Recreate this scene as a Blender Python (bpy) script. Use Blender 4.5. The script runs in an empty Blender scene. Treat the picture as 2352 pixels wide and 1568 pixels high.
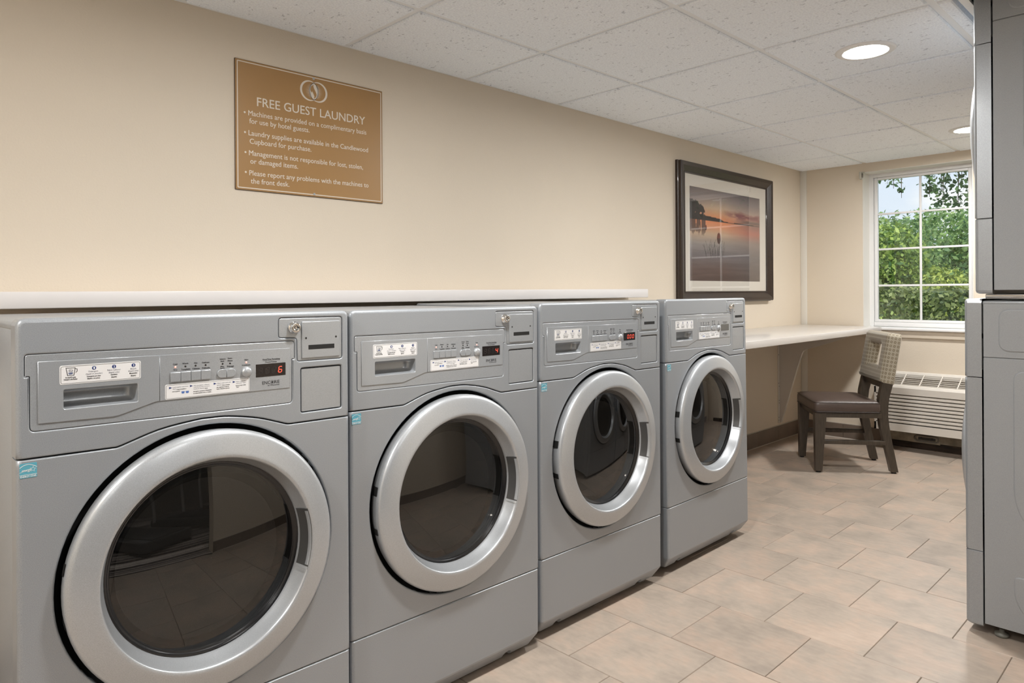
import bpy, bmesh, math, random
import numpy as np
from mathutils import Vector, Matrix
from mathutils.geometry import tessellate_polygon

SC = bpy.context.scene
COL = SC.collection
PI = math.pi
rnd = random.Random(7)

# ------------------------------------------------------------------ camera
YAW, ROLL, FPX = 0.7691, 0.0059, 1591.84
cam_d = bpy.data.cameras.new('camera')
cam_d.sensor_width = 36.0
cam_d.lens = 36.0 * FPX / 2352
cam_d.shift_x = 0.0
cam_d.shift_y = (671.18 - 784.0) / 2352
cam_d.clip_start = 0.02
cam_d.clip_end = 200
cam = bpy.data.objects.new('camera', cam_d)
COL.objects.link(cam)
cam.matrix_world = (Matrix.Translation((0, -2.4307, 1.156)) @ Matrix.Rotation(-YAW, 4, 'Z')
                    @ Matrix.Rotation(PI / 2, 4, 'X') @ Matrix.Rotation(-ROLL, 4, 'Z'))
SC.camera = cam

# ------------------------------------------------------------------ world, sun, exposure
LAMP = 470.0          # emission of the downlight lenses
GYM = 14.0            # emission of the gym's ceiling panels
SKY = 1.12
SUN = 4.6
vs = SC.view_settings
vs.view_transform = 'Standard'
vs.look = 'None'
vs.gamma = 1.0
vs.exposure = 0.0
vs.use_curve_mapping = False
SC.cycles.max_bounces = 14
SC.cycles.diffuse_bounces = 8
SC.cycles.glossy_bounces = 6
SC.cycles.transparent_max_bounces = 12
SC.cycles.sample_clamp_indirect = 6.0
SC.cycles.caustics_reflective = False
SC.cycles.caustics_refractive = False

wd = bpy.data.worlds.new('world')
SC.world = wd
wd.use_nodes = True
nt = wd.node_tree
nt.nodes.clear()
out = nt.nodes.new('ShaderNodeOutputWorld')
bg = nt.nodes.new('ShaderNodeBackground')
tc = nt.nodes.new('ShaderNodeTexCoord')
sep = nt.nodes.new('ShaderNodeSeparateXYZ')
nt.links.new(tc.outputs['Generated'], sep.inputs[0])
ramp = nt.nodes.new('ShaderNodeValToRGB')
ramp.color_ramp.elements[0].position = 0.0
ramp.color_ramp.elements[0].color = (0.84, 0.91, 0.99, 1)
ramp.color_ramp.elements[1].position = 0.8
ramp.color_ramp.elements[1].color = (0.25, 0.45, 0.85, 1)
nt.links.new(sep.outputs['Z'], ramp.inputs[0])
mp = nt.nodes.new('ShaderNodeMapping')
mp.inputs['Scale'].default_value = (1, 1, 3.0)
nt.links.new(tc.outputs['Generated'], mp.inputs[0])
no = nt.nodes.new('ShaderNodeTexNoise')
no.inputs['Scale'].default_value = 5.0
no.inputs['Detail'].default_value = 7
nt.links.new(mp.outputs[0], no.inputs['Vector'])
cr = nt.nodes.new('ShaderNodeValToRGB')
cr.color_ramp.elements[0].position = 0.42
cr.color_ramp.elements[1].position = 0.60
nt.links.new(no.outputs['Fac'], cr.inputs[0])
mx = nt.nodes.new('ShaderNodeMix')
mx.data_type = 'RGBA'
nt.links.new(cr.outputs[0], mx.inputs[0])
nt.links.new(ramp.outputs[0], mx.inputs[6])
mx.inputs[7].default_value = (0.96, 0.97, 0.99, 1)
nt.links.new(mx.outputs[2], bg.inputs[0])
bg.inputs[1].default_value = SKY
nt.links.new(bg.outputs[0], out.inputs[0])

sun_d = bpy.data.lights.new('sun', 'SUN')
sun_d.energy = SUN
sun_d.angle = 0.01
sun_d.color = (1.0, 0.94, 0.82)
sun = bpy.data.objects.new('sun', sun_d)
COL.objects.link(sun)
sun.rotation_euler = Vector((0.55, 0.35, -0.95)).to_track_quat('-Z', 'Y').to_euler()

# ------------------------------------------------------------------ materials
def srgb(r, g, b):
    f = lambda c: ((c / 255) / 12.92) if c / 255 <= 0.04045 else (((c / 255) + 0.055) / 1.055) ** 2.4
    return (f(r), f(g), f(b), 1)

def new_mat(name):
    m = bpy.data.materials.new(name)
    m.use_nodes = True
    return m, m.node_tree, m.node_tree.nodes['Principled BSDF']

def mat(name, col, rough=0.5, metal=0.0, ior=1.5, var=None, bump=None, emit=None, coat=0.0, alpha=None, coatr=0.05, aniso=None):
    """var = (scale, amount[, detail, stretch]); bump = (scale, strength[, detail])"""
    m, t, b = new_mat(name)
    if len(col) == 3:
        col = (*col, 1)
    b.inputs['Base Color'].default_value = col
    b.inputs['Roughness'].default_value = rough
    b.inputs['Metallic'].default_value = metal
    b.inputs['IOR'].default_value = ior
    if coat:
        b.inputs['Coat Weight'].default_value = coat
        b.inputs['Coat Roughness'].default_value = coatr
    if emit:
        b.inputs['Emission Color'].default_value = emit[0]
        b.inputs['Emission Strength'].default_value = emit[1]
    if var or bump:
        tcn = t.nodes.new('ShaderNodeTexCoord')
    if var:
        n = t.nodes.new('ShaderNodeTexNoise')
        n.inputs['Scale'].default_value = var[0]
        n.inputs['Detail'].default_value = var[2] if len(var) > 2 else 3
        if len(var) > 3:
            mpn = t.nodes.new('ShaderNodeMapping')
            mpn.inputs['Scale'].default_value = var[3]
            t.links.new(tcn.outputs['Object'], mpn.inputs[0])
            t.links.new(mpn.outputs[0], n.inputs['Vector'])
        else:
            t.links.new(tcn.outputs['Object'], n.inputs['Vector'])
        r = t.nodes.new('ShaderNodeMapRange')
        r.inputs[1].default_value = 0.25
        r.inputs[2].default_value = 0.75
        r.inputs[3].default_value = 1 - var[1]
        r.inputs[4].default_value = 1 + var[1]
        t.links.new(n.outputs['Fac'], r.inputs[0])
        vm = t.nodes.new('ShaderNodeVectorMath')
        vm.operation = 'SCALE'
        vm.inputs[0].default_value = col[:3]
        t.links.new(r.outputs[0], vm.inputs['Scale'])
        t.links.new(vm.outputs[0], b.inputs['Base Color'])
    if bump:
        n2 = t.nodes.new('ShaderNodeTexNoise')
        n2.inputs['Scale'].default_value = bump[0]
        n2.inputs['Detail'].default_value = bump[2] if len(bump) > 2 else 2
        t.links.new(tcn.outputs['Object'], n2.inputs['Vector'])
        bp = t.nodes.new('ShaderNodeBump')
        bp.inputs['Strength'].default_value = bump[1]
        bp.inputs['Distance'].default_value = 0.002
        t.links.new(n2.outputs['Fac'], bp.inputs['Height'])
        t.links.new(bp.outputs[0], b.inputs['Normal'])
    return m

M = {}
M['wall'] = mat('cream_paint', (0.70, 0.622, 0.515), 0.75, var=(1.2, 0.03, 2), bump=(170, 0.35, 2))
M['silver'] = mat('silver_paint', (0.335, 0.357, 0.382), 0.38, metal=0.35, var=(900, 0.16, 1), bump=(900, 0.05, 1), coat=0.12, coatr=0.15)
M['silver_body'] = mat('silver_side_paint', (0.33, 0.350, 0.372), 0.55, metal=0.1, var=(900, 0.14, 1), bump=(900, 0.05, 1))
M['silver_light'] = mat('silver_door_paint', (0.47, 0.492, 0.515), 0.33, metal=0.5, var=(900, 0.14, 1), coat=0.25, coatr=0.10)
M['silver_gloss'] = mat('silver_fascia_paint', (0.37, 0.392, 0.416), 0.30, metal=0.35, var=(900, 0.12, 1), coat=0.5, coatr=0.06)
M['steel'] = mat('plate_steel', (0.41, 0.432, 0.455), 0.36, metal=0.5, var=(500, 0.06, 1))
M['chrome'] = mat('chrome', (0.75, 0.74, 0.72), 0.12, metal=1.0)
M['black'] = mat('black_gap', (0.008, 0.008, 0.008), 0.6)
M['gasket'] = mat('black_rubber', (0.010, 0.010, 0.011), 0.22)
M['dark_grey'] = mat('dark_grey_plastic', (0.055, 0.055, 0.055), 0.35)
M['sticker'] = mat('white_sticker', (0.74, 0.74, 0.74), 0.35)
M['ink_black'] = mat('black_ink', (0.012, 0.012, 0.014), 0.5)
M['ink_grey'] = mat('grey_ink', (0.10, 0.11, 0.15), 0.5)
M['ink_blue'] = mat('blue_ink', (0.014, 0.035, 0.16), 0.4)
M['ink_lightblue'] = mat('light_blue_ink', (0.08, 0.16, 0.42), 0.4)
M['teal'] = mat('teal_sticker', (0.10, 0.36, 0.46), 0.4)
M['ink_white'] = mat('white_ink', (0.80, 0.82, 0.82), 0.5)
M['display'] = mat('display_black', (0.012, 0.009, 0.009), 0.12)
M['display_off_glare'] = mat('display_glare_grey', (0.11, 0.11, 0.105), 0.25)  # switched-off display, the glare on it painted as flat grey
M['seg_off'] = mat('segment_off', (0.022, 0.018, 0.018), 0.25)
M['seg_on'] = mat('segment_red', (0.5, 0.05, 0.03), 0.4, emit=((1.0, 0.11, 0.06, 1), 1.1))
M['led_on'] = mat('led_lit', (0.9, 0.4, 0.35), 0.4, emit=((1.0, 0.36, 0.28, 1), 1.0))
M['led_off'] = mat('led_dark', (0.02, 0.018, 0.016), 0.25)
M['white_laminate'] = mat('white_laminate', (0.67, 0.64, 0.605), 0.22, var=(2, 0.015, 2))
M['ledge'] = mat('white_ledge_laminate', (0.74, 0.715, 0.705), 0.30, var=(2, 0.02, 2))
M['white_trim'] = mat('white_trim_paint', (0.74, 0.72, 0.67), 0.4)
M['white_vinyl'] = mat('white_vinyl', (0.78, 0.78, 0.78), 0.3)
M['tee'] = mat('white_tee', (0.80, 0.82, 0.84), 0.45)
M['lens'] = mat('lamp_lens', (0.9, 0.9, 0.9), 0.5, emit=((1.0, 0.985, 0.96, 1), LAMP))
M['light_trim'] = mat('lamp_trim', (0.80, 0.80, 0.79), 0.4)
M['grout'] = mat('grout', (0.16, 0.125, 0.095), 0.8, var=(3.0, 0.45, 3))
M['base_tile'] = mat('base_tile', (0.185, 0.145, 0.115), 0.45, var=(9, 0.12, 4))
M['caulk'] = mat('caulk', (0.52, 0.48, 0.42), 0.7)
M['ptac'] = mat('unit_beige_plastic', (0.68, 0.645, 0.59), 0.4)
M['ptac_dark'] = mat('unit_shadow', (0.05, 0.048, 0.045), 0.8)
M['dirty'] = mat('stained_metal', (0.30, 0.26, 0.20), 0.6, var=(14, 0.5, 6))
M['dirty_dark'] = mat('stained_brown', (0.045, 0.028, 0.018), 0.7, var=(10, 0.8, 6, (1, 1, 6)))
M['plate_handle'] = mat('tarnished_handle', (0.22, 0.20, 0.17), 0.5)
M['sign'] = mat('bronze_sign', (0.36, 0.205, 0.076), 0.36, var=(3, 0.04, 2))
M['sign_edge'] = mat('bronze_edge', (0.115, 0.068, 0.034), 0.45)
M['sign_ink'] = mat('cream_ink', (0.70, 0.64, 0.56), 0.5)
M['frame'] = mat('dark_wood_frame', (0.028, 0.016, 0.011), 0.34, var=(160, 0.55, 3, (1, 1, 1)), coat=0.1)
M['frame_edge'] = mat('frame_dark_edge', (0.018, 0.014, 0.012), 0.35)
M['mat_board'] = mat('mat_board', (0.74, 0.70, 0.63), 0.8)
M['wood'] = mat('chair_wood', (0.060, 0.047, 0.035), 0.38, var=(30, 0.35, 4, (6, 6, 0.6)))
M['leather'] = mat('brown_vinyl', (0.085, 0.061, 0.051), 0.38, bump=(420, 0.25, 3), var=(12, 0.08, 3))
M['piping'] = mat('dark_piping', (0.035, 0.025, 0.021), 0.5)
M['foot'] = mat('black_foot', (0.012, 0.012, 0.012), 0.6)
M['foot_grey'] = mat('grey_foot', (0.16, 0.16, 0.14), 0.5)
M['glass_bowl'] = mat('smoked_bowl', (0.016, 0.014, 0.012), 0.07, ior=1.6)
M['drum'] = mat('drum_steel', (0.10, 0.095, 0.09), 0.35, metal=0.6)
M['bark'] = mat('bark', (0.12, 0.09, 0.06), 0.9, var=(12, 0.3, 4))
M['grass'] = mat('grass', (0.10, 0.18, 0.05), 0.9, var=(6, 0.3, 4))
M['sun_blocker'] = mat('sun_blocker_grey', (0.2, 0.2, 0.2), 0.9)
M['clear_plastic'] = mat('bracket_plastic', (0.55, 0.54, 0.48), 0.2)
M['rubber_deck'] = mat('rubber_deck', (0.02, 0.02, 0.02), 0.5)
M['gym_metal'] = mat('gym_metal', (0.65, 0.65, 0.65), 0.25, metal=0.6)
M['gym_wall'] = mat('gym_wall', (0.20, 0.18, 0.16), 0.8)
M['gym_lamp'] = mat('gym_lamp', (0.9, 0.9, 0.9), 0.5, emit=((1, 0.985, 0.96, 1), GYM))
M['siding'] = mat('brown_siding', (0.20, 0.15, 0.11), 0.7, var=(2, 0.1, 3))

def ceiling_tile_mat():
    m, t, b = new_mat('fissured_tile')
    b.inputs['Roughness'].default_value = 0.9
    tcn = t.nodes.new('ShaderNodeTexCoord')
    geo = t.nodes.new('ShaderNodeNewGeometry')
    n = t.nodes.new('ShaderNodeTexNoise'); n.inputs['Scale'].default_value = 150; n.inputs['Detail'].default_value = 4
    t.links.new(geo.outputs['Position'], n.inputs['Vector'])
    n2 = t.nodes.new('ShaderNodeTexNoise'); n2.inputs['Scale'].default_value = 75; n2.inputs['Detail'].default_value = 2
    mpn = t.nodes.new('ShaderNodeMapping'); mpn.inputs['Scale'].default_value = (1.0, 0.6, 1)
    t.links.new(geo.outputs['Position'], mpn.inputs[0]); t.links.new(mpn.outputs[0], n2.inputs['Vector'])
    r = t.nodes.new('ShaderNodeValToRGB')
    r.color_ramp.elements[0].position = 0.29; r.color_ramp.elements[0].color = (0.61, 0.65, 0.71, 1)
    r.color_ramp.elements[1].position = 0.35; r.color_ramp.elements[1].color = (0.875, 0.925, 0.985, 1)
    t.links.new(n2.outputs['Fac'], r.inputs[0])
    r2 = t.nodes.new('ShaderNodeMapRange'); r2.inputs[1].default_value = .3; r2.inputs[2].default_value = .7
    r2.inputs[3].default_value = .90; r2.inputs[4].default_value = 1.08
    t.links.new(n.outputs['Fac'], r2.inputs[0])
    vm = t.nodes.new('ShaderNodeVectorMath'); vm.operation = 'SCALE'
    t.links.new(r.outputs[0], vm.inputs[0]); t.links.new(r2.outputs[0], vm.inputs['Scale'])
    t.links.new(vm.outputs[0], b.inputs['Base Color'])
    bp = t.nodes.new('ShaderNodeBump'); bp.inputs['Strength'].default_value = .45; bp.inputs['Distance'].default_value = .002
    t.links.new(n.outputs['Fac'], bp.inputs['Height']); t.links.new(bp.outputs[0], b.inputs['Normal'])
    return m
M['ceiling_tile'] = ceiling_tile_mat()

def floor_tile_mat():
    m, t, b = new_mat('stone_floor_tile')
    geo = t.nodes.new('ShaderNodeNewGeometry')
    oi = t.nodes.new('ShaderNodeObjectInfo')
    ad = t.nodes.new('ShaderNodeVectorMath'); ad.operation = 'MULTIPLY_ADD'
    ad.inputs[1].default_value = (17, 31, 9)
    t.links.new(oi.outputs['Random'], ad.inputs[0]); t.links.new(geo.outputs['Position'], ad.inputs[2])
    n = t.nodes.new('ShaderNodeTexNoise'); n.inputs['Scale'].default_value = 5.5; n.inputs['Detail'].default_value = 6
    n.inputs['Roughness'].default_value = .6
    t.links.new(ad.outputs[0], n.inputs['Vector'])
    r = t.nodes.new('ShaderNodeValToRGB')
    e = r.color_ramp.elements
    e[0].position = .30; e[0].color = (0.325, 0.275, 0.230, 1)
    e[1].position = .72; e[1].color = (0.500, 0.402, 0.328, 1)
    x = e.new(.5); x.color = (0.412, 0.343, 0.284, 1)
    x = e.new(.6); x.color = (0.460, 0.360, 0.290, 1)
    t.links.new(n.outputs['Fac'], r.inputs[0])
    n2 = t.nodes.new('ShaderNodeTexNoise'); n2.inputs['Scale'].default_value = 60; n2.inputs['Detail'].default_value = 4
    mpn = t.nodes.new('ShaderNodeMapping'); mpn.inputs['Scale'].default_value = (1, .35, 1)
    t.links.new(ad.outputs[0], mpn.inputs[0]); t.links.new(mpn.outputs[0], n2.inputs['Vector'])
    mr = t.nodes.new('ShaderNodeMapRange'); mr.inputs[1].default_value = .3; mr.inputs[2].default_value = .7
    mr.inputs[3].default_value = .93; mr.inputs[4].default_value = 1.07
    t.links.new(n2.outputs['Fac'], mr.inputs[0])
    mr2 = t.nodes.new('ShaderNodeMapRange'); mr2.inputs[3].default_value = .93; mr2.inputs[4].default_value = 1.05
    t.links.new(oi.outputs['Random'], mr2.inputs[0])
    mu = t.nodes.new('ShaderNodeMath'); mu.operation = 'MULTIPLY'
    t.links.new(mr.outputs[0], mu.inputs[0]); t.links.new(mr2.outputs[0], mu.inputs[1])
    vm = t.nodes.new('ShaderNodeVectorMath'); vm.operation = 'SCALE'
    t.links.new(r.outputs[0], vm.inputs[0]); t.links.new(mu.outputs[0], vm.inputs['Scale'])
    t.links.new(vm.outputs[0], b.inputs['Base Color'])
    b.inputs['Roughness'].default_value = .42
    bp = t.nodes.new('ShaderNodeBump'); bp.inputs['Strength'].default_value = .08; bp.inputs['Distance'].default_value = .002
    t.links.new(n2.outputs['Fac'], bp.inputs['Height']); t.links.new(bp.outputs[0], b.inputs['Normal'])
    return m
M['floor_tile'] = floor_tile_mat()

def pane_mat(name, tint, f0_ior, mixt):
    m = bpy.data.materials.new(name); m.use_nodes = True
    t = m.node_tree; t.nodes.clear()
    o = t.nodes.new('ShaderNodeOutputMaterial')
    tr = t.nodes.new('ShaderNodeBsdfTransparent'); tr.inputs[0].default_value = (*tint, 1)
    gl = t.nodes.new('ShaderNodeBsdfGlossy'); gl.inputs['Roughness'].default_value = 0.0
    gl.inputs[0].default_value = (1, 1, 1, 1)
    fr = t.nodes.new('ShaderNodeFresnel')
    geo = t.nodes.new('ShaderNodeNewGeometry')          # the sheet has no inside: same reflection from both sides
    sel = t.nodes.new('ShaderNodeMix'); sel.data_type = 'FLOAT'
    sel.inputs[2].default_value = f0_ior; sel.inputs[3].default_value = 1 / f0_ior
    t.links.new(geo.outputs['Backfacing'], sel.inputs[0]); t.links.new(sel.outputs[0], fr.inputs[0])
    mxs = t.nodes.new('ShaderNodeMixShader')
    t.links.new(fr.outputs[0], mxs.inputs[0]); t.links.new(tr.outputs[0], mxs.inputs[1]); t.links.new(gl.outputs[0], mxs.inputs[2])
    t.links.new(mxs.outputs[0], o.inputs[0])
    return m
M['door_glass'] = pane_mat('smoked_door_glass', (0.24, 0.23, 0.22), 1.66, 0)
M['pane'] = pane_mat('window_glass', (0.97, 0.98, 0.97), 1.45, 0)
M['picture_glass'] = pane_mat('picture_glass', (0.98, 0.98, 0.98), 1.40, 0)

def leaf_mat(name):
    m = bpy.data.materials.new(name); m.use_nodes = True
    t = m.node_tree; b = t.nodes['Principled BSDF']
    at = t.nodes.new('ShaderNodeAttribute'); at.attribute_name = 'tint'
    t.links.new(at.outputs['Color'], b.inputs['Base Color'])
    b.inputs['Roughness'].default_value = .55
    tl = t.nodes.new('ShaderNodeBsdfTranslucent'); t.links.new(at.outputs['Color'], tl.inputs[0])
    ms = t.nodes.new('ShaderNodeMixShader'); ms.inputs[0].default_value = .35
    o = t.nodes['Material Output']
    t.links.new(b.outputs[0], ms.inputs[1]); t.links.new(tl.outputs[0], ms.inputs[2]); t.links.new(ms.outputs[0], o.inputs[0])
    return m
M['leaf'] = leaf_mat('leaf')

def tint_mat(name, rough):
    m, t, b = new_mat(name)
    at = t.nodes.new('ShaderNodeAttribute'); at.attribute_name = 'tint'
    t.links.new(at.outputs['Color'], b.inputs['Base Color']); b.inputs['Roughness'].default_value = rough
    return m
M['print'] = tint_mat('printed_paper', .6)

def ring_fabric():
    m, t, b = new_mat('ring_pattern_fabric')
    tcn = t.nodes.new('ShaderNodeTexCoord')
    mpn = t.nodes.new('ShaderNodeMapping'); mpn.inputs['Scale'].default_value = (44, 44, 40)
    t.links.new(tcn.outputs['Object'], mpn.inputs[0])
    # fold width and depth together so the dots also run round the sides
    sp = t.nodes.new('ShaderNodeSeparateXYZ'); t.links.new(mpn.outputs[0], sp.inputs[0])
    ad = t.nodes.new('ShaderNodeMath'); ad.operation = 'ADD'
    t.links.new(sp.outputs[0], ad.inputs[0]); t.links.new(sp.outputs[1], ad.inputs[1])
    def cell(src, offset=None):
        f = t.nodes.new('ShaderNodeMath'); f.operation = 'FRACT'; t.links.new(src, f.inputs[0])
        s = t.nodes.new('ShaderNodeMath'); s.operation = 'SUBTRACT'; t.links.new(f.outputs[0], s.inputs[0]); s.inputs[1].default_value = .5
        return s.outputs[0]
    a = cell(ad.outputs[0]); c = cell(sp.outputs[2])
    cb = t.nodes.new('ShaderNodeCombineXYZ'); t.links.new(a, cb.inputs[0]); t.links.new(c, cb.inputs[1])
    ln = t.nodes.new('ShaderNodeVectorMath'); ln.operation = 'LENGTH'; t.links.new(cb.outputs[0], ln.inputs[0])
    r = t.nodes.new('ShaderNodeValToRGB'); r.color_ramp.interpolation = 'EASE'
    e = r.color_ramp.elements
    base = (0.37, 0.33, 0.255, 1); ringc = (0.16, 0.13, 0.085, 1)
    e[0].position = .0; e[0].color = (0.30, 0.255, 0.18, 1)
    e[1].position = .5; e[1].color = base
    for p_, c_ in ((.14, (0.33, 0.28, 0.2, 1)), (.22, ringc), (.30, ringc), (.36, base)):
        q = e.new(p_); q.color = c_
    t.links.new(ln.outputs['Value'], r.inputs[0])
    t.links.new(r.outputs[0], b.inputs['Base Color'])
    b.inputs['Roughness'].default_value = .75
    b.inputs['Sheen Weight'].default_value = .3
    n = t.nodes.new('ShaderNodeTexNoise'); n.inputs['Scale'].default_value = 600
    t.links.new(tcn.outputs['Object'], n.inputs['Vector'])
    bp = t.nodes.new('ShaderNodeBump'); bp.inputs['Strength'].default_value = .3; bp.inputs['Distance'].default_value = .001
    t.links.new(n.outputs['Fac'], bp.inputs['Height']); t.links.new(bp.outputs[0], b.inputs['Normal'])
    return m
M['fabric'] = ring_fabric()

def carpet_mat():
    m, t, b = new_mat('striped_carpet')
    geo = t.nodes.new('ShaderNodeNewGeometry')
    sp = t.nodes.new('ShaderNodeSeparateXYZ'); t.links.new(geo.outputs['Position'], sp.inputs[0])
    n = t.nodes.new('ShaderNodeTexNoise'); n.noise_dimensions = '1D'; n.inputs['Scale'].default_value = 9; n.inputs['Detail'].default_value = 3
    t.links.new(sp.outputs[1], n.inputs['W'])
    r = t.nodes.new('ShaderNodeValToRGB'); r.color_ramp.interpolation = 'CONSTANT'
    e = r.color_ramp.elements
    e[0].position = 0; e[0].color = (0.035, 0.028, 0.026, 1)
    e[1].position = .5; e[1].color = (0.66, 0.60, 0.55, 1)
    q = e.new(.43); q.color = (0.22, 0.19, 0.17, 1)
    q = e.new(.57); q.color = (0.06, 0.05, 0.05, 1)
    t.links.new(n.outputs['Fac'], r.inputs[0]); t.links.new(r.outputs[0], b.inputs['Base Color'])
    b.inputs['Roughness'].default_value = .95
    return m
M['carpet'] = carpet_mat()

# ------------------------------------------------------------------ mesh helpers
class MB:
    def __init__(s):
        s.v = []; s.f = []; s.sm = []
    def add(s, verts, faces, smooth=False, mtx=None):
        o = len(s.v)
        if mtx is not None:
            verts = [tuple(mtx @ Vector(p)) for p in verts]
        s.v += [tuple(p) for p in verts]
        s.f += [tuple(i + o for i in f) for f in faces]
        s.sm += [smooth] * len(faces)
        return s
    def box(s, x0, x1, y0, y1, z0, z1, mtx=None):
        v = [(x, y, z) for z in (z0, z1) for y in (y0, y1) for x in (x0, x1)]
        f = [(0, 2, 3, 1), (4, 5, 7, 6), (0, 1, 5, 4), (2, 6, 7, 3), (0, 4, 6, 2), (1, 3, 7, 5)]
        return s.add(v, f, False, mtx)
    def bbox(s, x0, x1, y0, y1, z0, z1, r=.004, seg=2, mtx=None):
        bm = bmesh.new(); bmesh.ops.create_cube(bm, size=1)
        for v in bm.verts:
            v.co = Vector(((x0 + x1) / 2 + v.co.x * (x1 - x0), (y0 + y1) / 2 + v.co.y * (y1 - y0), (z0 + z1) / 2 + v.co.z * (z1 - z0)))
        bmesh.ops.bevel(bm, geom=bm.edges[:], offset=r, segments=seg, profile=.5, affect='EDGES')
        bm.verts.index_update()
        s.add([v.co[:] for v in bm.verts], [[v.index for v in f.verts] for f in bm.faces], seg > 1, mtx)
        bm.free(); return s
    def loft(s, loops, cap=(True, True), closed=True, smooth=False, mtx=None):
        n = len(loops[0]); v = [p for l in loops for p in l]; f = []
        for k in range(len(loops) - 1):
            for i in range(n if closed else n - 1):
                j = (i + 1) % n
                f.append((k * n + i, k * n + j, (k + 1) * n + j, (k + 1) * n + i))
        s.add(v, f, smooth, mtx)
        if cap[0]: s.add(loops[0], [tuple(range(n))[::-1]], False, mtx)
        if cap[1]: s.add(loops[-1], [tuple(range(n))], False, mtx)
        return s
    def lathe(s, prof, c=(0, 0, 0), axis='y', n=64, smooth=True, closed_prof=False):
        """prof = [(radius, offset towards -axis ...)]: y axis -> local (x, -off, z)"""
        loops = []
        for r, o in prof:
            l = []
            for i in range(n):
                a = 2 * PI * i / n
                if axis == 'y': l.append((c[0] + r * math.cos(a), c[1] - o, c[2] + r * math.sin(a)))
                else: l.append((c[0] + r * math.cos(a), c[1] + r * math.sin(a), c[2] + o))
            loops.append(l)
        if closed_prof: loops.append(loops[0])
        return s.loft(loops, (False, False), True, smooth)
    def tube(s, path, r, n=8, smooth=True):
        P = [Vector(p) for p in path]; loops = []
        for i, p in enumerate(P):
            d = (P[min(i + 1, len(P) - 1)] - P[max(i - 1, 0)]).normalized()
            u = d.orthogonal().normalized() if i == 0 else (u - d * u.dot(d)).normalized()
            w = d.cross(u)
            rr = r[i] if isinstance(r, (list, tuple)) else r
            loops.append([tuple(p + (u * math.cos(2 * PI * k / n) + w * math.sin(2 * PI * k / n)) * rr) for k in range(n)])
        return s.loft(loops, (True, True), True, smooth)
    def poly(s, pts, y):
        """flat polygon in the xz plane at y (concave is fine)"""
        tri = tessellate_polygon([[Vector((x, z, 0)) for x, z in pts]])
        return s.add([(x, y, z) for x, z in pts], [tuple(t) for t in tri])
    def plate(s, outer, holes, yf, yb, bev=.002, seg=2, hbev=None, back=False):
        """slab in the xz plane; front at yf (smaller y), walls to yb, rounded front edges"""
        hbev = bev if hbev is None else hbev
        fronts = []
        for k, lp in enumerate([outer] + list(holes)):
            b = bev if k == 0 else hbev
            n = len(lp)
            be = [b(lp[i], lp[(i + 1) % n]) if callable(b) else b for i in range(n)]
            bv = [max(be[i - 1], be[i]) for i in range(n)]
            rings = [[(x, yb, z) for x, z in lp]]
            for i in range(seg + 1):
                t = PI / 2 * i / seg
                c_ = 1 - math.cos(t)
                off = inset2(lp, [e * c_ * (1 if k == 0 else -1) for e in be])
                rings.append([(x, yf + bv[q] * (1 - math.sin(t)), z) for q, (x, z) in enumerate(off)])
            s.loft(rings[:2], (False, False), True, False)
            s.loft(rings[1:], (False, False), True, True)
            fronts.append([(x, z) for x, _, z in rings[-1]])
        pl = [[Vector((x, z, 0)) for x, z in l] for l in fronts]
        flat = [p for l in fronts for p in l]
        s.add([(x, yf, z) for x, z in flat], [tuple(t) for t in tessellate_polygon(pl)])
        if back:
            pl = [[Vector((x, z, 0)) for x, z in l] for l in [outer] + list(holes)]
            flat = [p for l in [outer] + list(holes) for p in l]
            s.add([(x, yb, z) for x, z in flat], [tuple(t) for t in tessellate_polygon(pl)])
        return s
    def mesh(s, name, m):
        me = bpy.data.meshes.new(name)
        me.from_pydata(s.v, [], s.f)
        me.polygons.foreach_set('use_smooth', s.sm)
        me.materials.append(m)
        bm = bmesh.new(); bm.from_mesh(me)
        bmesh.ops.recalc_face_normals(bm, faces=bm.faces)
        bm.to_mesh(me); bm.free()
        return me
    def build(s, name, m, parent=None, loc=None):
        return link(name, s.mesh(name, m), parent, loc)

def link(name, me, parent=None, loc=None):
    o = bpy.data.objects.new(name, me)
    COL.objects.link(o)
    if parent is not None: o.parent = parent
    if loc is not None: o.location = loc
    return o

def inset(lp, d):
    if abs(d) < 1e-9: return list(lp)
    n = len(lp); o = []
    for i in range(n):
        p = Vector(lp[i]); a = Vector(lp[i - 1]); b = Vector(lp[(i + 1) % n])
        e1 = (p - a).normalized(); e2 = (b - p).normalized()
        n1 = Vector((-e1.y, e1.x)); n2 = Vector((-e2.y, e2.x))
        h = (n1 + n2)
        q = h / max(.3, (1 + n1.dot(n2)))
        o.append(tuple(p + q * d))
    return o

def inset2(lp, de):
    """move every edge of a CCW polygon inwards by its own distance"""
    n = len(lp); o = []
    for i in range(n):
        p = Vector(lp[i]); a = Vector(lp[i - 1]); b = Vector(lp[(i + 1) % n])
        e1 = (p - a).normalized(); e2 = (b - p).normalized()
        n1 = Vector((-e1.y, e1.x)); n2 = Vector((-e2.y, e2.x))
        d1, d2 = de[i - 1], de[i]
        det = n1.x * n2.y - n1.y * n2.x
        if abs(det) < .12:
            h = n1 + n2
            q = h * ((d1 + d2) / 2) / max(.5, h.dot(h) / 2)
        else:
            q = Vector(((d1 * n2.y - d2 * n1.y) / det, (n1.x * d2 - n2.x * d1) / det))
        o.append(tuple(p + q))
    return o

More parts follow.
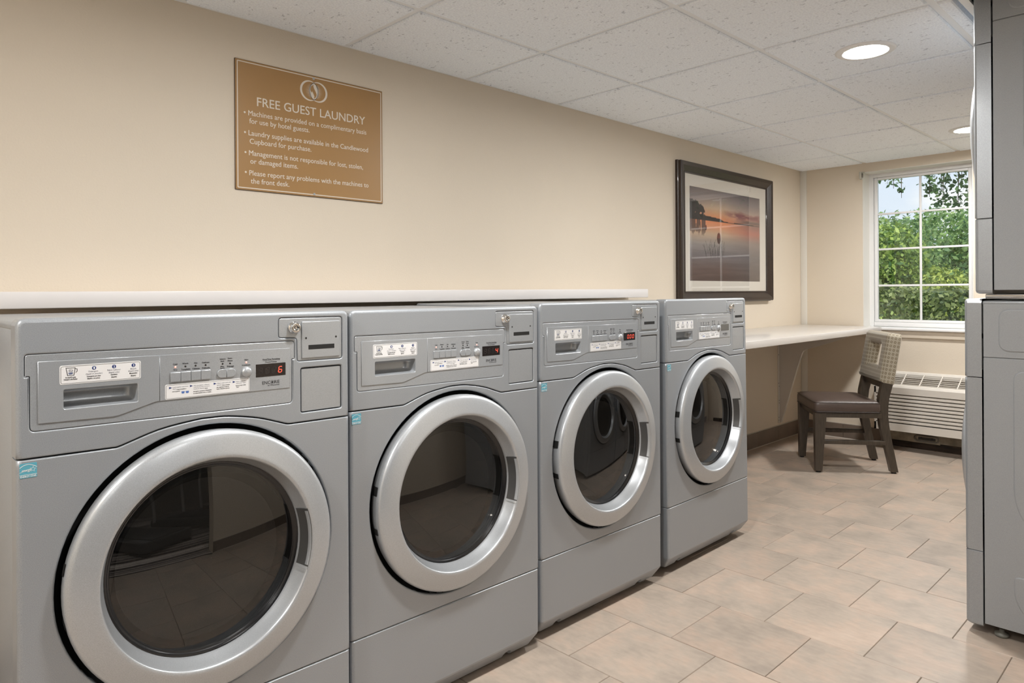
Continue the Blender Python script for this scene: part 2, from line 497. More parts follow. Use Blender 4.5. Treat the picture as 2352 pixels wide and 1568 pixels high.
def fillet(pts, rad, n=4):
    """round polygon corners; rad number or list (CCW points)"""
    o = []; N = len(pts)
    for i, p in enumerate(pts):
        r = rad[i] if isinstance(rad, (list, tuple)) else rad
        p = Vector(p); a = Vector(pts[i - 1]); b = Vector(pts[(i + 1) % N])
        if r <= 0: o.append(tuple(p)); continue
        u = (a - p); w = (b - p)
        r1 = min(r, u.length * .49); r2 = min(r, w.length * .49)
        A = p + u.normalized() * r1; B = p + w.normalized() * r2
        for k in range(n + 1):
            t = k / n
            # near circular blend
            q = A * (1 - t) ** 2 + p * 2 * t * (1 - t) * 1.0 + B * t * t
            o.append(tuple(q))
    return o

def rr(x0, x1, z0, z1, r, n=4):
    return fillet([(x0, z0), (x1, z0), (x1, z1), (x0, z1)], r, n)

def circ(cx, cz, r, n=48, a0=0):
    return [(cx + r * math.cos(a0 + 2 * PI * i / n), cz + r * math.sin(a0 + 2 * PI * i / n)) for i in range(n)]

def thing(name, label, cat, loc=(0, 0, 0), rot=(0, 0, 0), group=None):
    o = bpy.data.objects.new(name, None); COL.objects.link(o)
    o.location = loc; o.rotation_euler = rot
    o.empty_display_size = .1
    return tag(o, label, cat, group)

def tag(o, label, cat, group=None):
    o['label'] = label; o['category'] = cat
    if group: o['group'] = group
    return o

def struct(o):
    o['kind'] = 'structure'; return o

def copy_tree(o, parent=None):
    c = o.copy(); COL.objects.link(c)
    if parent is not None: c.parent = parent
    for ch in list(o.children): copy_tree(ch, c)
    return c

DG = None
def text_pts(body, res=2):
    """triangulated outline of a text in its own units (cap height ~ .7)"""
    cu = bpy.data.curves.new('t', 'FONT'); cu.body = body; cu.resolution_u = res; cu.size = 1
    ob = bpy.data.objects.new('t', cu); COL.objects.link(ob)
    dg = bpy.context.evaluated_depsgraph_get(); dg.update()
    me = bpy.data.meshes.new_from_object(ob.evaluated_get(dg), depsgraph=dg)
    V = [tuple(v.co) for v in me.vertices]; F = [tuple(p.vertices) for p in me.polygons]
    bpy.data.objects.remove(ob); bpy.data.curves.remove(cu); bpy.data.meshes.remove(me)
    return V, F

def put_text(mb, body, xl, xr, zb, size, y, zb2=None, res=2, bold=0, shear=0):
    """text in the xz plane facing -y, from xl to xr, baseline zb (.. zb2 at the right)"""
    V, F = text_pts(body, res)
    x0 = min(v[0] for v in V); x1 = max(v[0] for v in V)
    zb2 = zb if zb2 is None else zb2
    k = (xr - xl) / max(1e-6, x1 - x0)
    P = []
    for v in V:
        t = (v[0] - x0) / max(1e-6, x1 - x0)
        P.append((xl + (v[0] - x0) * k + shear * v[1] * size, y, zb + (zb2 - zb) * t + v[1] * size))
    mb.add(P, F)
    if bold:
        mb.add([(p[0] + bold, y - .00006, p[2]) for p in P], F)
        mb.add([(p[0], y - .00012, p[2] + bold * .6) for p in P], F)
    return mb

def stroke(mb, pts, w, y, closed=False):
    """flat line of width w in the xz plane"""
    n = len(pts)
    L = []; R = []
    for i in range(n):
        p = Vector(pts[i])
        a = Vector(pts[i - 1]) if (i or closed) else p
        b = Vector(pts[(i + 1) % n]) if (i < n - 1 or closed) else p
        d = (b - a).normalized(); nn = Vector((-d.y, d.x)) * w / 2
        L.append(p + nn); R.append(p - nn)
    v = [(p.x, y, p.y) for p in L] + [(p.x, y, p.y) for p in R]
    f = [(i, (i + 1) % n, n + (i + 1) % n, n + i) for i in range(n if closed else n - 1)]
    return mb.add(v, f)

# ------------------------------------------------------------------ room shell
XN, XE, YB = -1.0, 5.643, -2.62      # near wall, far (window) wall, wall behind the dryers
CZ = 2.1335                          # underside of the ceiling grid
WY0, WY1, WZ0, WZ1 = -1.205, -0.480, 0.876, 2.062   # window opening in the far wall

struct(MB().box(XN - .12, XE + .2, 0, .12, -.05, 2.6).build('wall_left', M['wall']))
w = MB()
w.box(XE, XE + .2, WY1, 0, -.05, 2.6); w.box(XE, XE + .2, YB - .12, WY0, -.05, 2.6)
w.box(XE, XE + .2, WY0, WY1, -.05, WZ0 - .02); w.box(XE, XE + .2, WY0, WY1, WZ1, 2.6)
struct(w.build('wall_far', M['wall']))
struct(MB().box(1.22, XE, YB - .12, YB, -.05, 2.6).build('wall_right', M['wall']))
struct(MB().box(XN - .12, XN, YB - .12, 0, -.05, 2.6).build('wall_near', M['wall']))
struct(MB().box(-3, XE + .3, -7.6, .3, 2.7, 2.8).build('sun_blocker', M['sun_blocker']))  # unseen slab added above the ceiling to keep the sun out

# ceiling: grid of tees with lay-in tiles that drop just below it
T = .618; TX0 = .8184; TY = [0, -.4976, -1.1156, -1.7336, -2.3516, YB]
PX = TX0 + 3 * T                      # the raised pocket over the stacked dryers starts here
PY = -1.80
c = MB()
c.box(XN, PX, YB, 0, 2.166, 2.2); c.box(PX, XE, PY, 0, 2.166, 2.2)
c.box(PX, XE, PY - .012, PY, 2.14, 2.47); c.box(PX - .012, PX, YB, PY, 2.14, 2.47); c.box(PX, XE, YB, PY, 2.45, 2.48)
ceil = struct(c.build('ceiling', M['ceiling_tile']))
xs = [XN] + [TX0 + k * T for k in range(-2, 8)] + [XE]
tile_cache = {}
def ceil_tile(x0, x1, y0, y1):
    a, b = x1 - x0, y1 - y0
    key = (round(a, 3), round(b, 3))
    if key not in tile_cache:
        zb, zt, bv = CZ - .0075, CZ + .028, .004
        L = [[(sx * (a / 2 - d), sy * (b / 2 - d), z) for sx, sy in ((-1, -1), (1, -1), (1, 1), (-1, 1))]
             for z, d in ((zt, 0), (zb + bv, 0), (zb, bv))]
        tile_cache[key] = MB().loft(L, (False, True)).mesh('ceiling_tile', M['ceiling_tile'])
    return link('ceiling_tile', tile_cache[key], ceil, ((x0 + x1) / 2, (y0 + y1) / 2, 0))
g = .0128
for i in range(len(xs) - 1):
    for j in range(len(TY) - 1):
        x0, x1, y1, y0 = xs[i] + g, xs[i + 1] - g, TY[j] - (g if j else .02), TY[j + 1] + g
        if xs[i] >= PX - .01:
            if j == 3: y0 = PY + .012
            if j > 3: continue
        if x1 - x0 > .03 and y1 - y0 > .02: ceil_tile(x0, x1, y0, y1)
for j in (1, 2, 3, 4):
    x1 = XE if j < 4 else PX
    MB().box(XN, x1, TY[j] - .012, TY[j] + .012, CZ, CZ + .032).build('main_tee', M['tee'], ceil)
for x in xs[1:-1]:
    for j in range(len(TY) - 1):
        y1, y0 = TY[j] - .0121, TY[j + 1] + .0121
        if x > PX - .01:
            if j == 3: y0 = PY
            if j > 3: continue
        MB().box(x - .012, x + .012, y0, y1, CZ + .0006, CZ + .032).build('cross_tee', M['tee'], ceil)
struct(MB().box(XN, XE, -.022, -.0005, CZ - .0015, CZ + .03).build('trim_1', M['tee']))
struct(MB().box(XE - .022, XE - .0005, YB, -.022, CZ - .0015, CZ + .03).build('trim_2', M['tee']))
struct(MB().box(PX - .012, XE, PY - .028, PY - .003, CZ - .004, CZ + .006).build('trim_3', M['tee']))

# floor: grout bed with single stone tiles
FT, FX0, FY0 = .3289, 4.2889, -.8035
fl = struct(MB().box(XN, XE, YB, 0, -.05, -.0022).build('floor', M['grout']))
fcache = {}
def floor_tile(x0, x1, y0, y1):
    a, b = x1 - x0, y1 - y0
    key = (round(a, 3), round(b, 3))
    if key not in fcache:
        bv = .0012
        L = [[(sx * (a / 2 - d), sy * (b / 2 - d), z) for sx, sy in ((-1, -1), (1, -1), (1, 1), (-1, 1))]
             for z, d in ((-.02, 0), (-.0014, 0), (0, bv))]
        fcache[key] = MB().loft(L, (False, True)).mesh('floor_tile', M['floor_tile'])
    return link('floor_tile', fcache[key], fl, ((x0 + x1) / 2, (y0 + y1) / 2, rnd.uniform(-.0006, .0003)))
hg = .0011
for r in range(-5, 18):
    x1 = FX0 - FT * r; x0 = x1 - FT
    x0, x1 = max(x0, XN), min(x1, XE)
    if x1 - x0 < .03: continue
    yj = FY0 - FT * .4995 * r
    yj += math.ceil((0 - yj) / FT) * FT
    while yj > YB:
        y1, y0 = min(yj, 0), max(yj - FT, YB)
        if y1 - y0 > .02: floor_tile(x0 + hg, x1 - hg, y0 + hg, y1 - hg)
        yj -= FT

# tile skirting
def skirting(name, pts_along, place):
    bz = .112
    root = None
    for a, b in pts_along:
        me = MB()
        L = [(0, 0), (-.010, 0), (-.010, bz - .002), (-.008, bz), (0, bz)]
        me.loft([[place(t, d, z) for d, z in L] for t in (a + .0012, b - .0012)], (True, True))
        if root is None:
            root = struct(MB().loft([[place(t, d, z) for d, z in ((0, bz), (-.0065, bz), (-.0065, bz + .004), (0, bz + .004))]
                                     for t in (pts_along[0][0], pts_along[-1][1])]).build(name, M['caulk']))
            MB().loft([[place(t, d, z) for d, z in ((-.009, 0), (-.0145, 0), (-.011, .004), (-.009, .004))]
                       for t in (pts_along[0][0], pts_along[-1][1])]).build('caulk_line', M['caulk'], root)
        me.build('skirting_tile', M['base_tile'], root)
    return root
jx = [XN] + [5.194 + .3285 * k for k in range(-18, 2)] + [XE - .011]
jx = [v for v in jx if XN <= v <= XE]
skirting('baseboard_left', list(zip(jx[:-1], jx[1:])), lambda t, d, z: (t, d, z))
jy = [0, -.33, -.62]
skirting('baseboard_far', [(-jy[1] * 0 - .0, -.33), (-.33, -.60)], lambda t, d, z: (XE + d, t, z))
jr = [1.22 + .3285 * k for k in range(0, 14)]
skirting('baseboard_right', list(zip(jr[:-1], jr[1:])), lambda t, d, z: (t, YB - d, z))

# corner bead where the two walls meet
struct(MB().bbox(XE - .006, XE - .0003, -.052, -.0005, .116, CZ - .003, .002).build('trim_4', M['white_trim']))
# dark damp strip at the foot of the window wall
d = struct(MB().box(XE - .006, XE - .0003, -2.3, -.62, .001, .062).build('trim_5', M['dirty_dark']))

# ------------------------------------------------------------------ window
FD = .125                            # depth of the reveal up to the frame
wx = XE + FD
win = struct(MB().box(wx, wx + .055, WY1 - .035, WY1 - .0005, WZ0, WZ1 - .0005).build('window_1', M['white_vinyl']))
MB().box(wx, wx + .055, WY0 + .0005, WY0 + .035, WZ0, WZ1 - .0005).build('window_frame', M['white_vinyl'], win)
MB().box(wx, wx + .055, WY0 + .036, WY1 - .036, WZ1 - .034, WZ1 - .0005).build('window_frame', M['white_vinyl'], win)
MB().bbox(wx, wx + .055, WY0 + .036, WY1 - .036, WZ0, WZ0 + .034, .003).build('window_frame', M['white_vinyl'], win)
# sash, a step further out
sx0, sx1 = wx + .012, wx + .042
sy0, sy1, sz0, sz1 = WY0 + .037, WY1 - .037, WZ0 + .035, WZ1 - .035
sw = .024
for nm, y0, y1, z0, z1 in (('sash_stile', sy1 - sw, sy1, sz0, sz1), ('sash_stile', sy0, sy0 + sw, sz0, sz1),
                           ('sash_rail', sy0 + sw, sy1 - sw, sz1 - .019, sz1), ('sash_rail', sy0 + sw, sy1 - sw, sz0, sz0 + .020)):
    MB().bbox(sx0, sx1, y0, y1, z0, z1, .003).build(nm, M['white_vinyl'], win)
gy0, gy1, gz0, gz1 = sy0 + sw, sy1 - sw, sz0 + .020, sz1 - .019
gm = (gy0 + gy1) / 2 + .006
hz = [1.1915, 1.4715, 1.744]
mu = .0075
MB().bbox(sx0 + .008, sx0 + .022, gm - mu, gm + mu, gz0, gz1, .003).build('muntin', M['white_vinyl'], win)
for z in hz:
    for a, b in ((gy0, gm - mu), (gm + mu, gy1)):
        MB().bbox(sx0 + .009, sx0 + .021, a, b, z - mu, z + mu, .003).build('muntin', M['white_vinyl'], win)
zz = [gz0] + hz + [gz1]
for k in range(4):
    for a, b in ((gy0, gm), (gm, gy1)):
        MB().box(sx0 + .013, sx0 + .016, a + .001, b - .001, zz[k] + .001, zz[k + 1] - .001).build('pane', M['pane'], win)
# painted reveal (jambs and head), sill and apron
rv = struct(MB().box(XE - .0006, wx, WY1 - .006, WY1 - .0004, WZ0 - .019, WZ1 - .0004).build('trim_6', M['white_trim']))
MB().box(XE - .0006, wx, WY0 + .0004, WY0 + .006, WZ0 - .019, WZ1 - .0004).build('reveal_board', M['white_trim'], rv)
MB().box(XE - .0006, wx, WY0 + .006, WY1 - .006, WZ1 - .006, WZ1 - .0004).build('reveal_board', M['white_trim'], rv)
si = struct(MB().bbox(XE - .034, wx, WY0 + .0065, WY1 - .0065, WZ0 - .0195, WZ0 - .0005, .004).build('trim_7', M['white_vinyl']))
MB().bbox(XE - .034, XE - .0004, WY0 - .05, WY0 + .0065, WZ0 - .0195, WZ0 - .0005, .004).build('sill_horn', M['white_vinyl'], si)
MB().bbox(XE - .034, XE - .0004, WY1 - .0065, WY1 + .03, WZ0 - .0195, WZ0 - .0005, .004).build('sill_horn', M['white_vinyl'], si)
MB().bbox(XE - .014, XE - .0004, WY0 - .04, WY1 + .02, WZ0 - .074, WZ0 - .0198, .004).build('apron', M['wall'], si)

# ------------------------------------------------------------------ gym behind the opening (seen in the door glass)
gw = MB()
gw.box(-3, 4.6, -7.12, -7.0, -.05, 2.6); gw.box(4.5, 4.6, -7, YB - .12, -.05, 2.6); gw.box(-3.1, -3, -7, YB - .12, -.05, 2.6)
gw.box(-3, XN - .12, YB - .12, YB, -.05, 2.6)
struct(gw.build('wall_gym', M['gym_wall']))
struct(MB().box(-3, 4.5, -7, YB - .0, 2.5, 2.55).build('ceiling_gym', M['gym_wall']))
struct(MB().box(-3, 4.5, -7, YB - .001, -.05, 0.0).build('floor_gym', M['carpet']))
for gx, gy, gw_ in ((-1.4, -3.7, 'near left'), (.8, -3.7, 'near middle'), (3.0, -3.7, 'near right'), (-1.4, -5.6, 'back left'), (.8, -5.6, 'back middle'), (3.0, -5.6, 'back right')):
    gl = thing('ceiling_light', 'square flat ceiling light of the gym behind the opening, ' + gw_, 'ceiling light', (gx, gy, 2.44), group='square lights on the gym ceiling')
    MB().bbox(-.30, .30, -.30, .30, 0, .06, .01).build('housing', M['light_trim'], gl)
    MB().box(-.27, .27, -.27, .27, -.006, -.001).build('diffuser', M['gym_lamp'], gl)

def treadmill(loc, rz, label):
    t = thing('treadmill', label, 'treadmill', loc, (0, 0, rz), 'treadmills on the striped gym carpet')
    MB().bbox(-.36, .36, -.9, .75, .03, .17, .03, 3).build('deck', M['dark_grey'], t)
    MB().bbox(-.25, .25, -.88, .45, .171, .178, .003).build('belt', M['rubber_deck'], t)
    for s in (-1, 1):
        MB().tube([(s * .36, .62, .12), (s * .36, .66, .7), (s * .34, .5, 1.25)], .035, 10).build('upright', M['gym_metal'], t)
        MB().tube([(s * .34, .52, 1.0), (s * .34, .1, .98), (s * .34, -.05, .95)], .022, 8).build('handrail', M['gym_metal'], t)
        MB().bbox(s * .31 - .04, s * .31 + .04, -.9, -.6, 0, .03, .008).build('foot', M['foot'], t)
        MB().bbox(s * .31 - .04, s * .31 + .04, .5, .75, 0, .03, .008).build('foot', M['foot'], t)
    c = MB().bbox(-.38, .38, .42, .56, 1.18, 1.48, .03, 3).build('console', M['dark_grey'], t)
    MB().bbox(-.16, .16, .413, .421, 1.27, 1.43, .003).build('screen', M['display'], c)
    return t
treadmill((1.55, -4.5, 0), 2.6, 'treadmill nearer to the opening of the gym')
treadmill((2.65, -5.2, 0), 2.6, 'treadmill farther back, beside the gym wall')
treadmill((.45, -4.0, 0), 2.6, 'treadmill nearest to the laundry, at the left of the row')

# ------------------------------------------------------------------ ceiling downlights
def downlight(x, y, label):
    t = thing('downlight', label, 'ceiling light', (x, y, CZ - .0076), group='recessed round ceiling lights')
    MB().lathe([(.112, 0), (.112, -.002), (.104, -.006), (.086, -.0075), (.079, -.006), (.079, 0)], (0, 0, 0), 'z', 48).build('trim_ring', M['light_trim'], t)
    MB().lathe([(.0788, -.0035), (.04, -.0045), (.0005, -.005)], (0, 0, 0), 'z', 40).build('lens', M['lens'], t)
    return t
downlight(2.983, -1.414, 'bright round recessed ceiling light above the third washer')
downlight(4.90, -1.352, 'bright round recessed ceiling light near the window, half hidden by the dryer')
downlight(1.1274, -1.4246, 'bright round recessed ceiling light above the first two washers, out of view')
downlight(-.72, -1.4246, 'bright round recessed ceiling light at the near end of the room, out of view')

# ------------------------------------------------------------------ laundry machines
MW, MD = .686, .69
DC = (.345, .59)                     # centre of the round door in the front
def catmull(P, n=5):
    o = []
    for i in range(len(P) - 1):
        p0 = Vector(P[max(i - 1, 0)]); p1 = Vector(P[i]); p2 = Vector(P[i + 1]); p3 = Vector(P[min(i + 2, len(P) - 1)])
        for k in range(n):
            t = k / n
            o.append(tuple(.5 * ((2 * p1) + (p2 - p0) * t + (2 * p0 - 5 * p1 + 4 * p2 - p3) * t * t + (3 * p1 - p0 - 3 * p2 + p3) * t ** 3)))
    return o + [P[-1]]
ARCH = [(0, .8600), (.012, .8600)] + catmull([(.160, .8585), (.1720, .8605), (.2427, .8825), (.3150, .8928), (.3450, .8938), (.3880, .8917), (.4515, .8797), (.4984, .8645), (.5210, .8568), (.5330, .8556)], 4) + [(.674, .8548), (MW, .8548)]
FASCIA = fillet([(.0205, .9075), (.5345, .9030), (.5345, 1.0058), (.5412, 1.0058), (.5412, 1.0490), (.0128, 1.0510), (.0128, 1.0095), (.0205, 1.0095)],
                [.009, .009, .001, .001, .008, .007, .001, .001], 4)
COIN = fillet([(.5475, .9990), (.6678, .9985), (.6678, 1.1030), (.5015, 1.1035), (.5015, 1.0570), (.5465, 1.0545)], [.007, .008, .008, .008, .007, .006], 4)
MONEY = rr(.5563, .6655, .8762, .9832, .006)
DRAWER = [(.0333, .9215), (.1600, .9190), (.1680, .9203), (.2350, .9395), (.2430, .9405), (.2430, 1.0345), (.0333, 1.0365)]
CONTROL = [(.2438, .9400), (.5280, .9395), (.5280, 1.0325), (.2438, 1.0345)]
POCKET = rr(.0740, .2025, .9440, .9803, .003, 3)

def side_bev(big, small=.003):
    def f(p, q):
        if (abs(p[0]) < 1e-6 and abs(q[0]) < 1e-6) or (abs(p[0] - MW) < 1e-6 and abs(q[0] - MW) < 1e-6): return big
        if min(p[1], q[1]) > 1.08: return big
        return small
    return f

ES_X, ES_Z = .0045, .8245            # lower left corner of the blue label

def boolean_cut(me, cutters):
    o = bpy.data.objects.new('cut', me); COL.objects.link(o)
    cs = []
    for cm in cutters:
        co = bpy.data.objects.new('cutter', cm); COL.objects.link(co); cs.append(co)
        md = o.modifiers.new('b', 'BOOLEAN'); md.object = co; md.operation = 'DIFFERENCE'; md.solver = 'EXACT'
    dg = bpy.context.evaluated_depsgraph_get(); dg.update()
    r = bpy.data.meshes.new_from_object(o.evaluated_get(dg), depsgraph=dg)
    for q in cs + [o]: bpy.data.objects.remove(q)
    return r

def plan(z, yf, ins, r=.011):
    l = [(ins, .05)]
    for k in range(5):
        a = PI - (PI / 2) * k / 4 * 1.0
        l.append((ins + r + r * math.cos(a), yf + r - r * math.sin(a)))
    for k in range(5):
        a = PI / 2 - (PI / 2) * k / 4
        l.append((MW - ins - r + r * math.cos(a), yf + r - r * math.sin(a)))
    l.append((MW - ins, .05))
    return [(x, y, z) for x, y in l]

def sector(mb, prof, a0, a1, n=8, smooth=True):
    L = []
    for r, o in prof:
        L.append([(DC[0] + r * math.cos(a0 + (a1 - a0) * i / n), -o, DC[1] + r * math.sin(a0 + (a1 - a0) * i / n)) for i in range(n + 1)])
    return mb.loft(L, (False, False), False, smooth)

def build_door(root):
    ring = [(.272, -.018), (.2765, -.004), (.2778, .008), (.2775, .014), (.2760, .0190), (.2725, .0230), (.2670, .0258), (.2600, .0280), (.2500, .0306), (.2400, .0330), (.2310, .0351),
            (.2265, .0360), (.2228, .0360), (.2200, .0345), (.2183, .0315), (.2165, .026), (.2125, .013), (.2075, .001), (.2050, -.005), (.2045, -.018)]
    dr = MB().lathe(ring, (DC[0], 0, DC[1]), 'y', 96).build('door', M['silver_light'], root)
    MB().lathe([(.2046, -.005), (.2015, -.006), (.1985, -.009), (.1960, -.0115), (.1930, -.012), (.1930, -.02)], (DC[0], 0, DC[1]), 'y', 80).build('door_gasket', M['gasket'], dr)
    GR = 1.35
    dome = [(r_, -.0118 + math.sqrt(GR * GR - r_ * r_) - math.sqrt(GR * GR - .194 ** 2)) for r_ in (.194, .175, .155, .135, .115, .095, .075, .055, .035, .018, .0004)]
    MB().lathe(dome, (DC[0], 0, DC[1]), 'y', 64).build('door_glass', M['door_glass'], dr)
    MB().lathe([(.193, -.02), (.180, -.045), (.150, -.085), (.118, -.115), (.112, -.120), (.06, -.132), (.0004, -.136)], (DC[0], -.0, DC[1] - .012), 'y', 64).build('glass_bowl', M['glass_bowl'], dr)
    rp = [(.2063, .0012), (.2113, .0135), (.2153, .0265), (.2171, .0320), (.2190, .0352)]
    sector(MB(), rp, -.320, .315, 10).build('grip_recess', M['dark_grey'], dr)
    sector(MB(), [(r_ - .0009, o_ + .0005) for r_, o_ in rp[2:]], -.300, .290, 10).build('grip_lit_edge', M['steel'], dr)  # lighter strip: lit edge of the grip pocket put into the colour
    sector(MB(), [(r_ - .0010, o_ + .0006) for r_, o_ in rp], -.345, -.315, 3).build('grip_lip', M['silver_light'], dr)
    for a, b in ((PI - .230, PI - .145), (PI + .165, PI + .230)):
        sector(MB(), [(.2745, -.017), (.2786, .000), (.2790, .0125)], a, b, 4).build('hinge_slot', M['black'], dr)
    return dr

def build_front(root, washer=True):
    MB().plate([(0, .2712), (.012, .2712), (.674, .2712), (MW, .2712), (MW, .2850), (MW, .8380)] + [(x, z - .0028) for x, z in ARCH[::-1]] + [(0, .8430), (0, .2850)],
               [circ(*DC, .288, 80)], 0, .05, side_bev(.0085, .0025), 4, .004).build('front_panel', M['silver'], root)
    MB().lathe([(.2885, -.003), (.2875, -.028), (.19, -.030)], (DC[0], 0, DC[1]), 'y', 64).build('door_recess', M['black'], root)
    top = 1.1175
    outl = ARCH + [(MW, .8680), (MW, 1.088), (MW, top - .014), (MW - .002, top - .007), (MW - .007, top - .002), (MW - .014, top), (.014, top), (.007, top - .002), (.002, top - .007), (0, top - .014), (0, 1.088), (0, .8730)]
    def ub(p, q):
        if min(p[1], q[1]) > 1.09 or abs(p[0] - q[0]) < 1e-6 and (p[0] < .001 or p[0] > MW - .001): return .0085
        return .0025
    MB().plate(outl, [FASCIA, COIN, MONEY], 0, .05, ub, 4, .0028).build('upper_panel', M['silver'], root)
    MB().box(.01, MW - .01, .040, .043, .87, 1.108).build('backing_plate', M['silver'], root)
    # coin panel with lock and slot
    cp = MB().plate(inset(COIN, .0011), [], .0012, .04, .0016, 2).build('coin_panel', M['steel'], root)
    MB().plate(rr(.5590, .6600, 1.0058, 1.0930, .002, 2), [], -.0018, .0012, .0012, 2).build('coin_plate', M['steel'], cp)
    MB().plate(rr(.5756, .6445, 1.0260, 1.0368, .0006, 1), [], -.0021, -.0018, .0001, 1).build('coin_slot', M['black'], cp)
    for x in (.5695, .6492):
        MB().lathe([(.0026, .0019), (.0022, .0023), (.0003, .0021)], (x, 0, 1.0538), 'y', 12).build('coin_screw', M['foot'], cp)
    MB().lathe([(.0145, -.0012), (.0140, .003), (.0122, .004), (.0118, .012), (.0108, .0135), (.0062, .0135), (.0055, .0120), (.0003, .0120)],
               (.5395, 0, 1.0800), 'y', 28).build('lock', M['chrome'], cp)
    lk = MB()
    stroke(lk, [(.5395 + .0042 * math.cos(a), 1.0800 + .0042 * math.sin(a)) for a in np.linspace(-1.2, 4.3, 14)], .0013, -.0128)
    stroke(lk, [(.5395, 1.0772), (.5395, 1.0735)], .0016, -.0139)
    lk.build('key_slot', M['black'], cp)
    MB().plate(inset(rr(.5563, .6655, .8762, .9832, .006), .0024), [], .0026, .04, .0012, 2).build('money_door', M['steel'], root)
    # fascia
    fs = MB().plate(inset(FASCIA, .0009), [inset(POCKET, -.001)], .0006, .04, .0012, 2, .0002).build('control_fascia', M['silver_gloss'], root)
    return fs

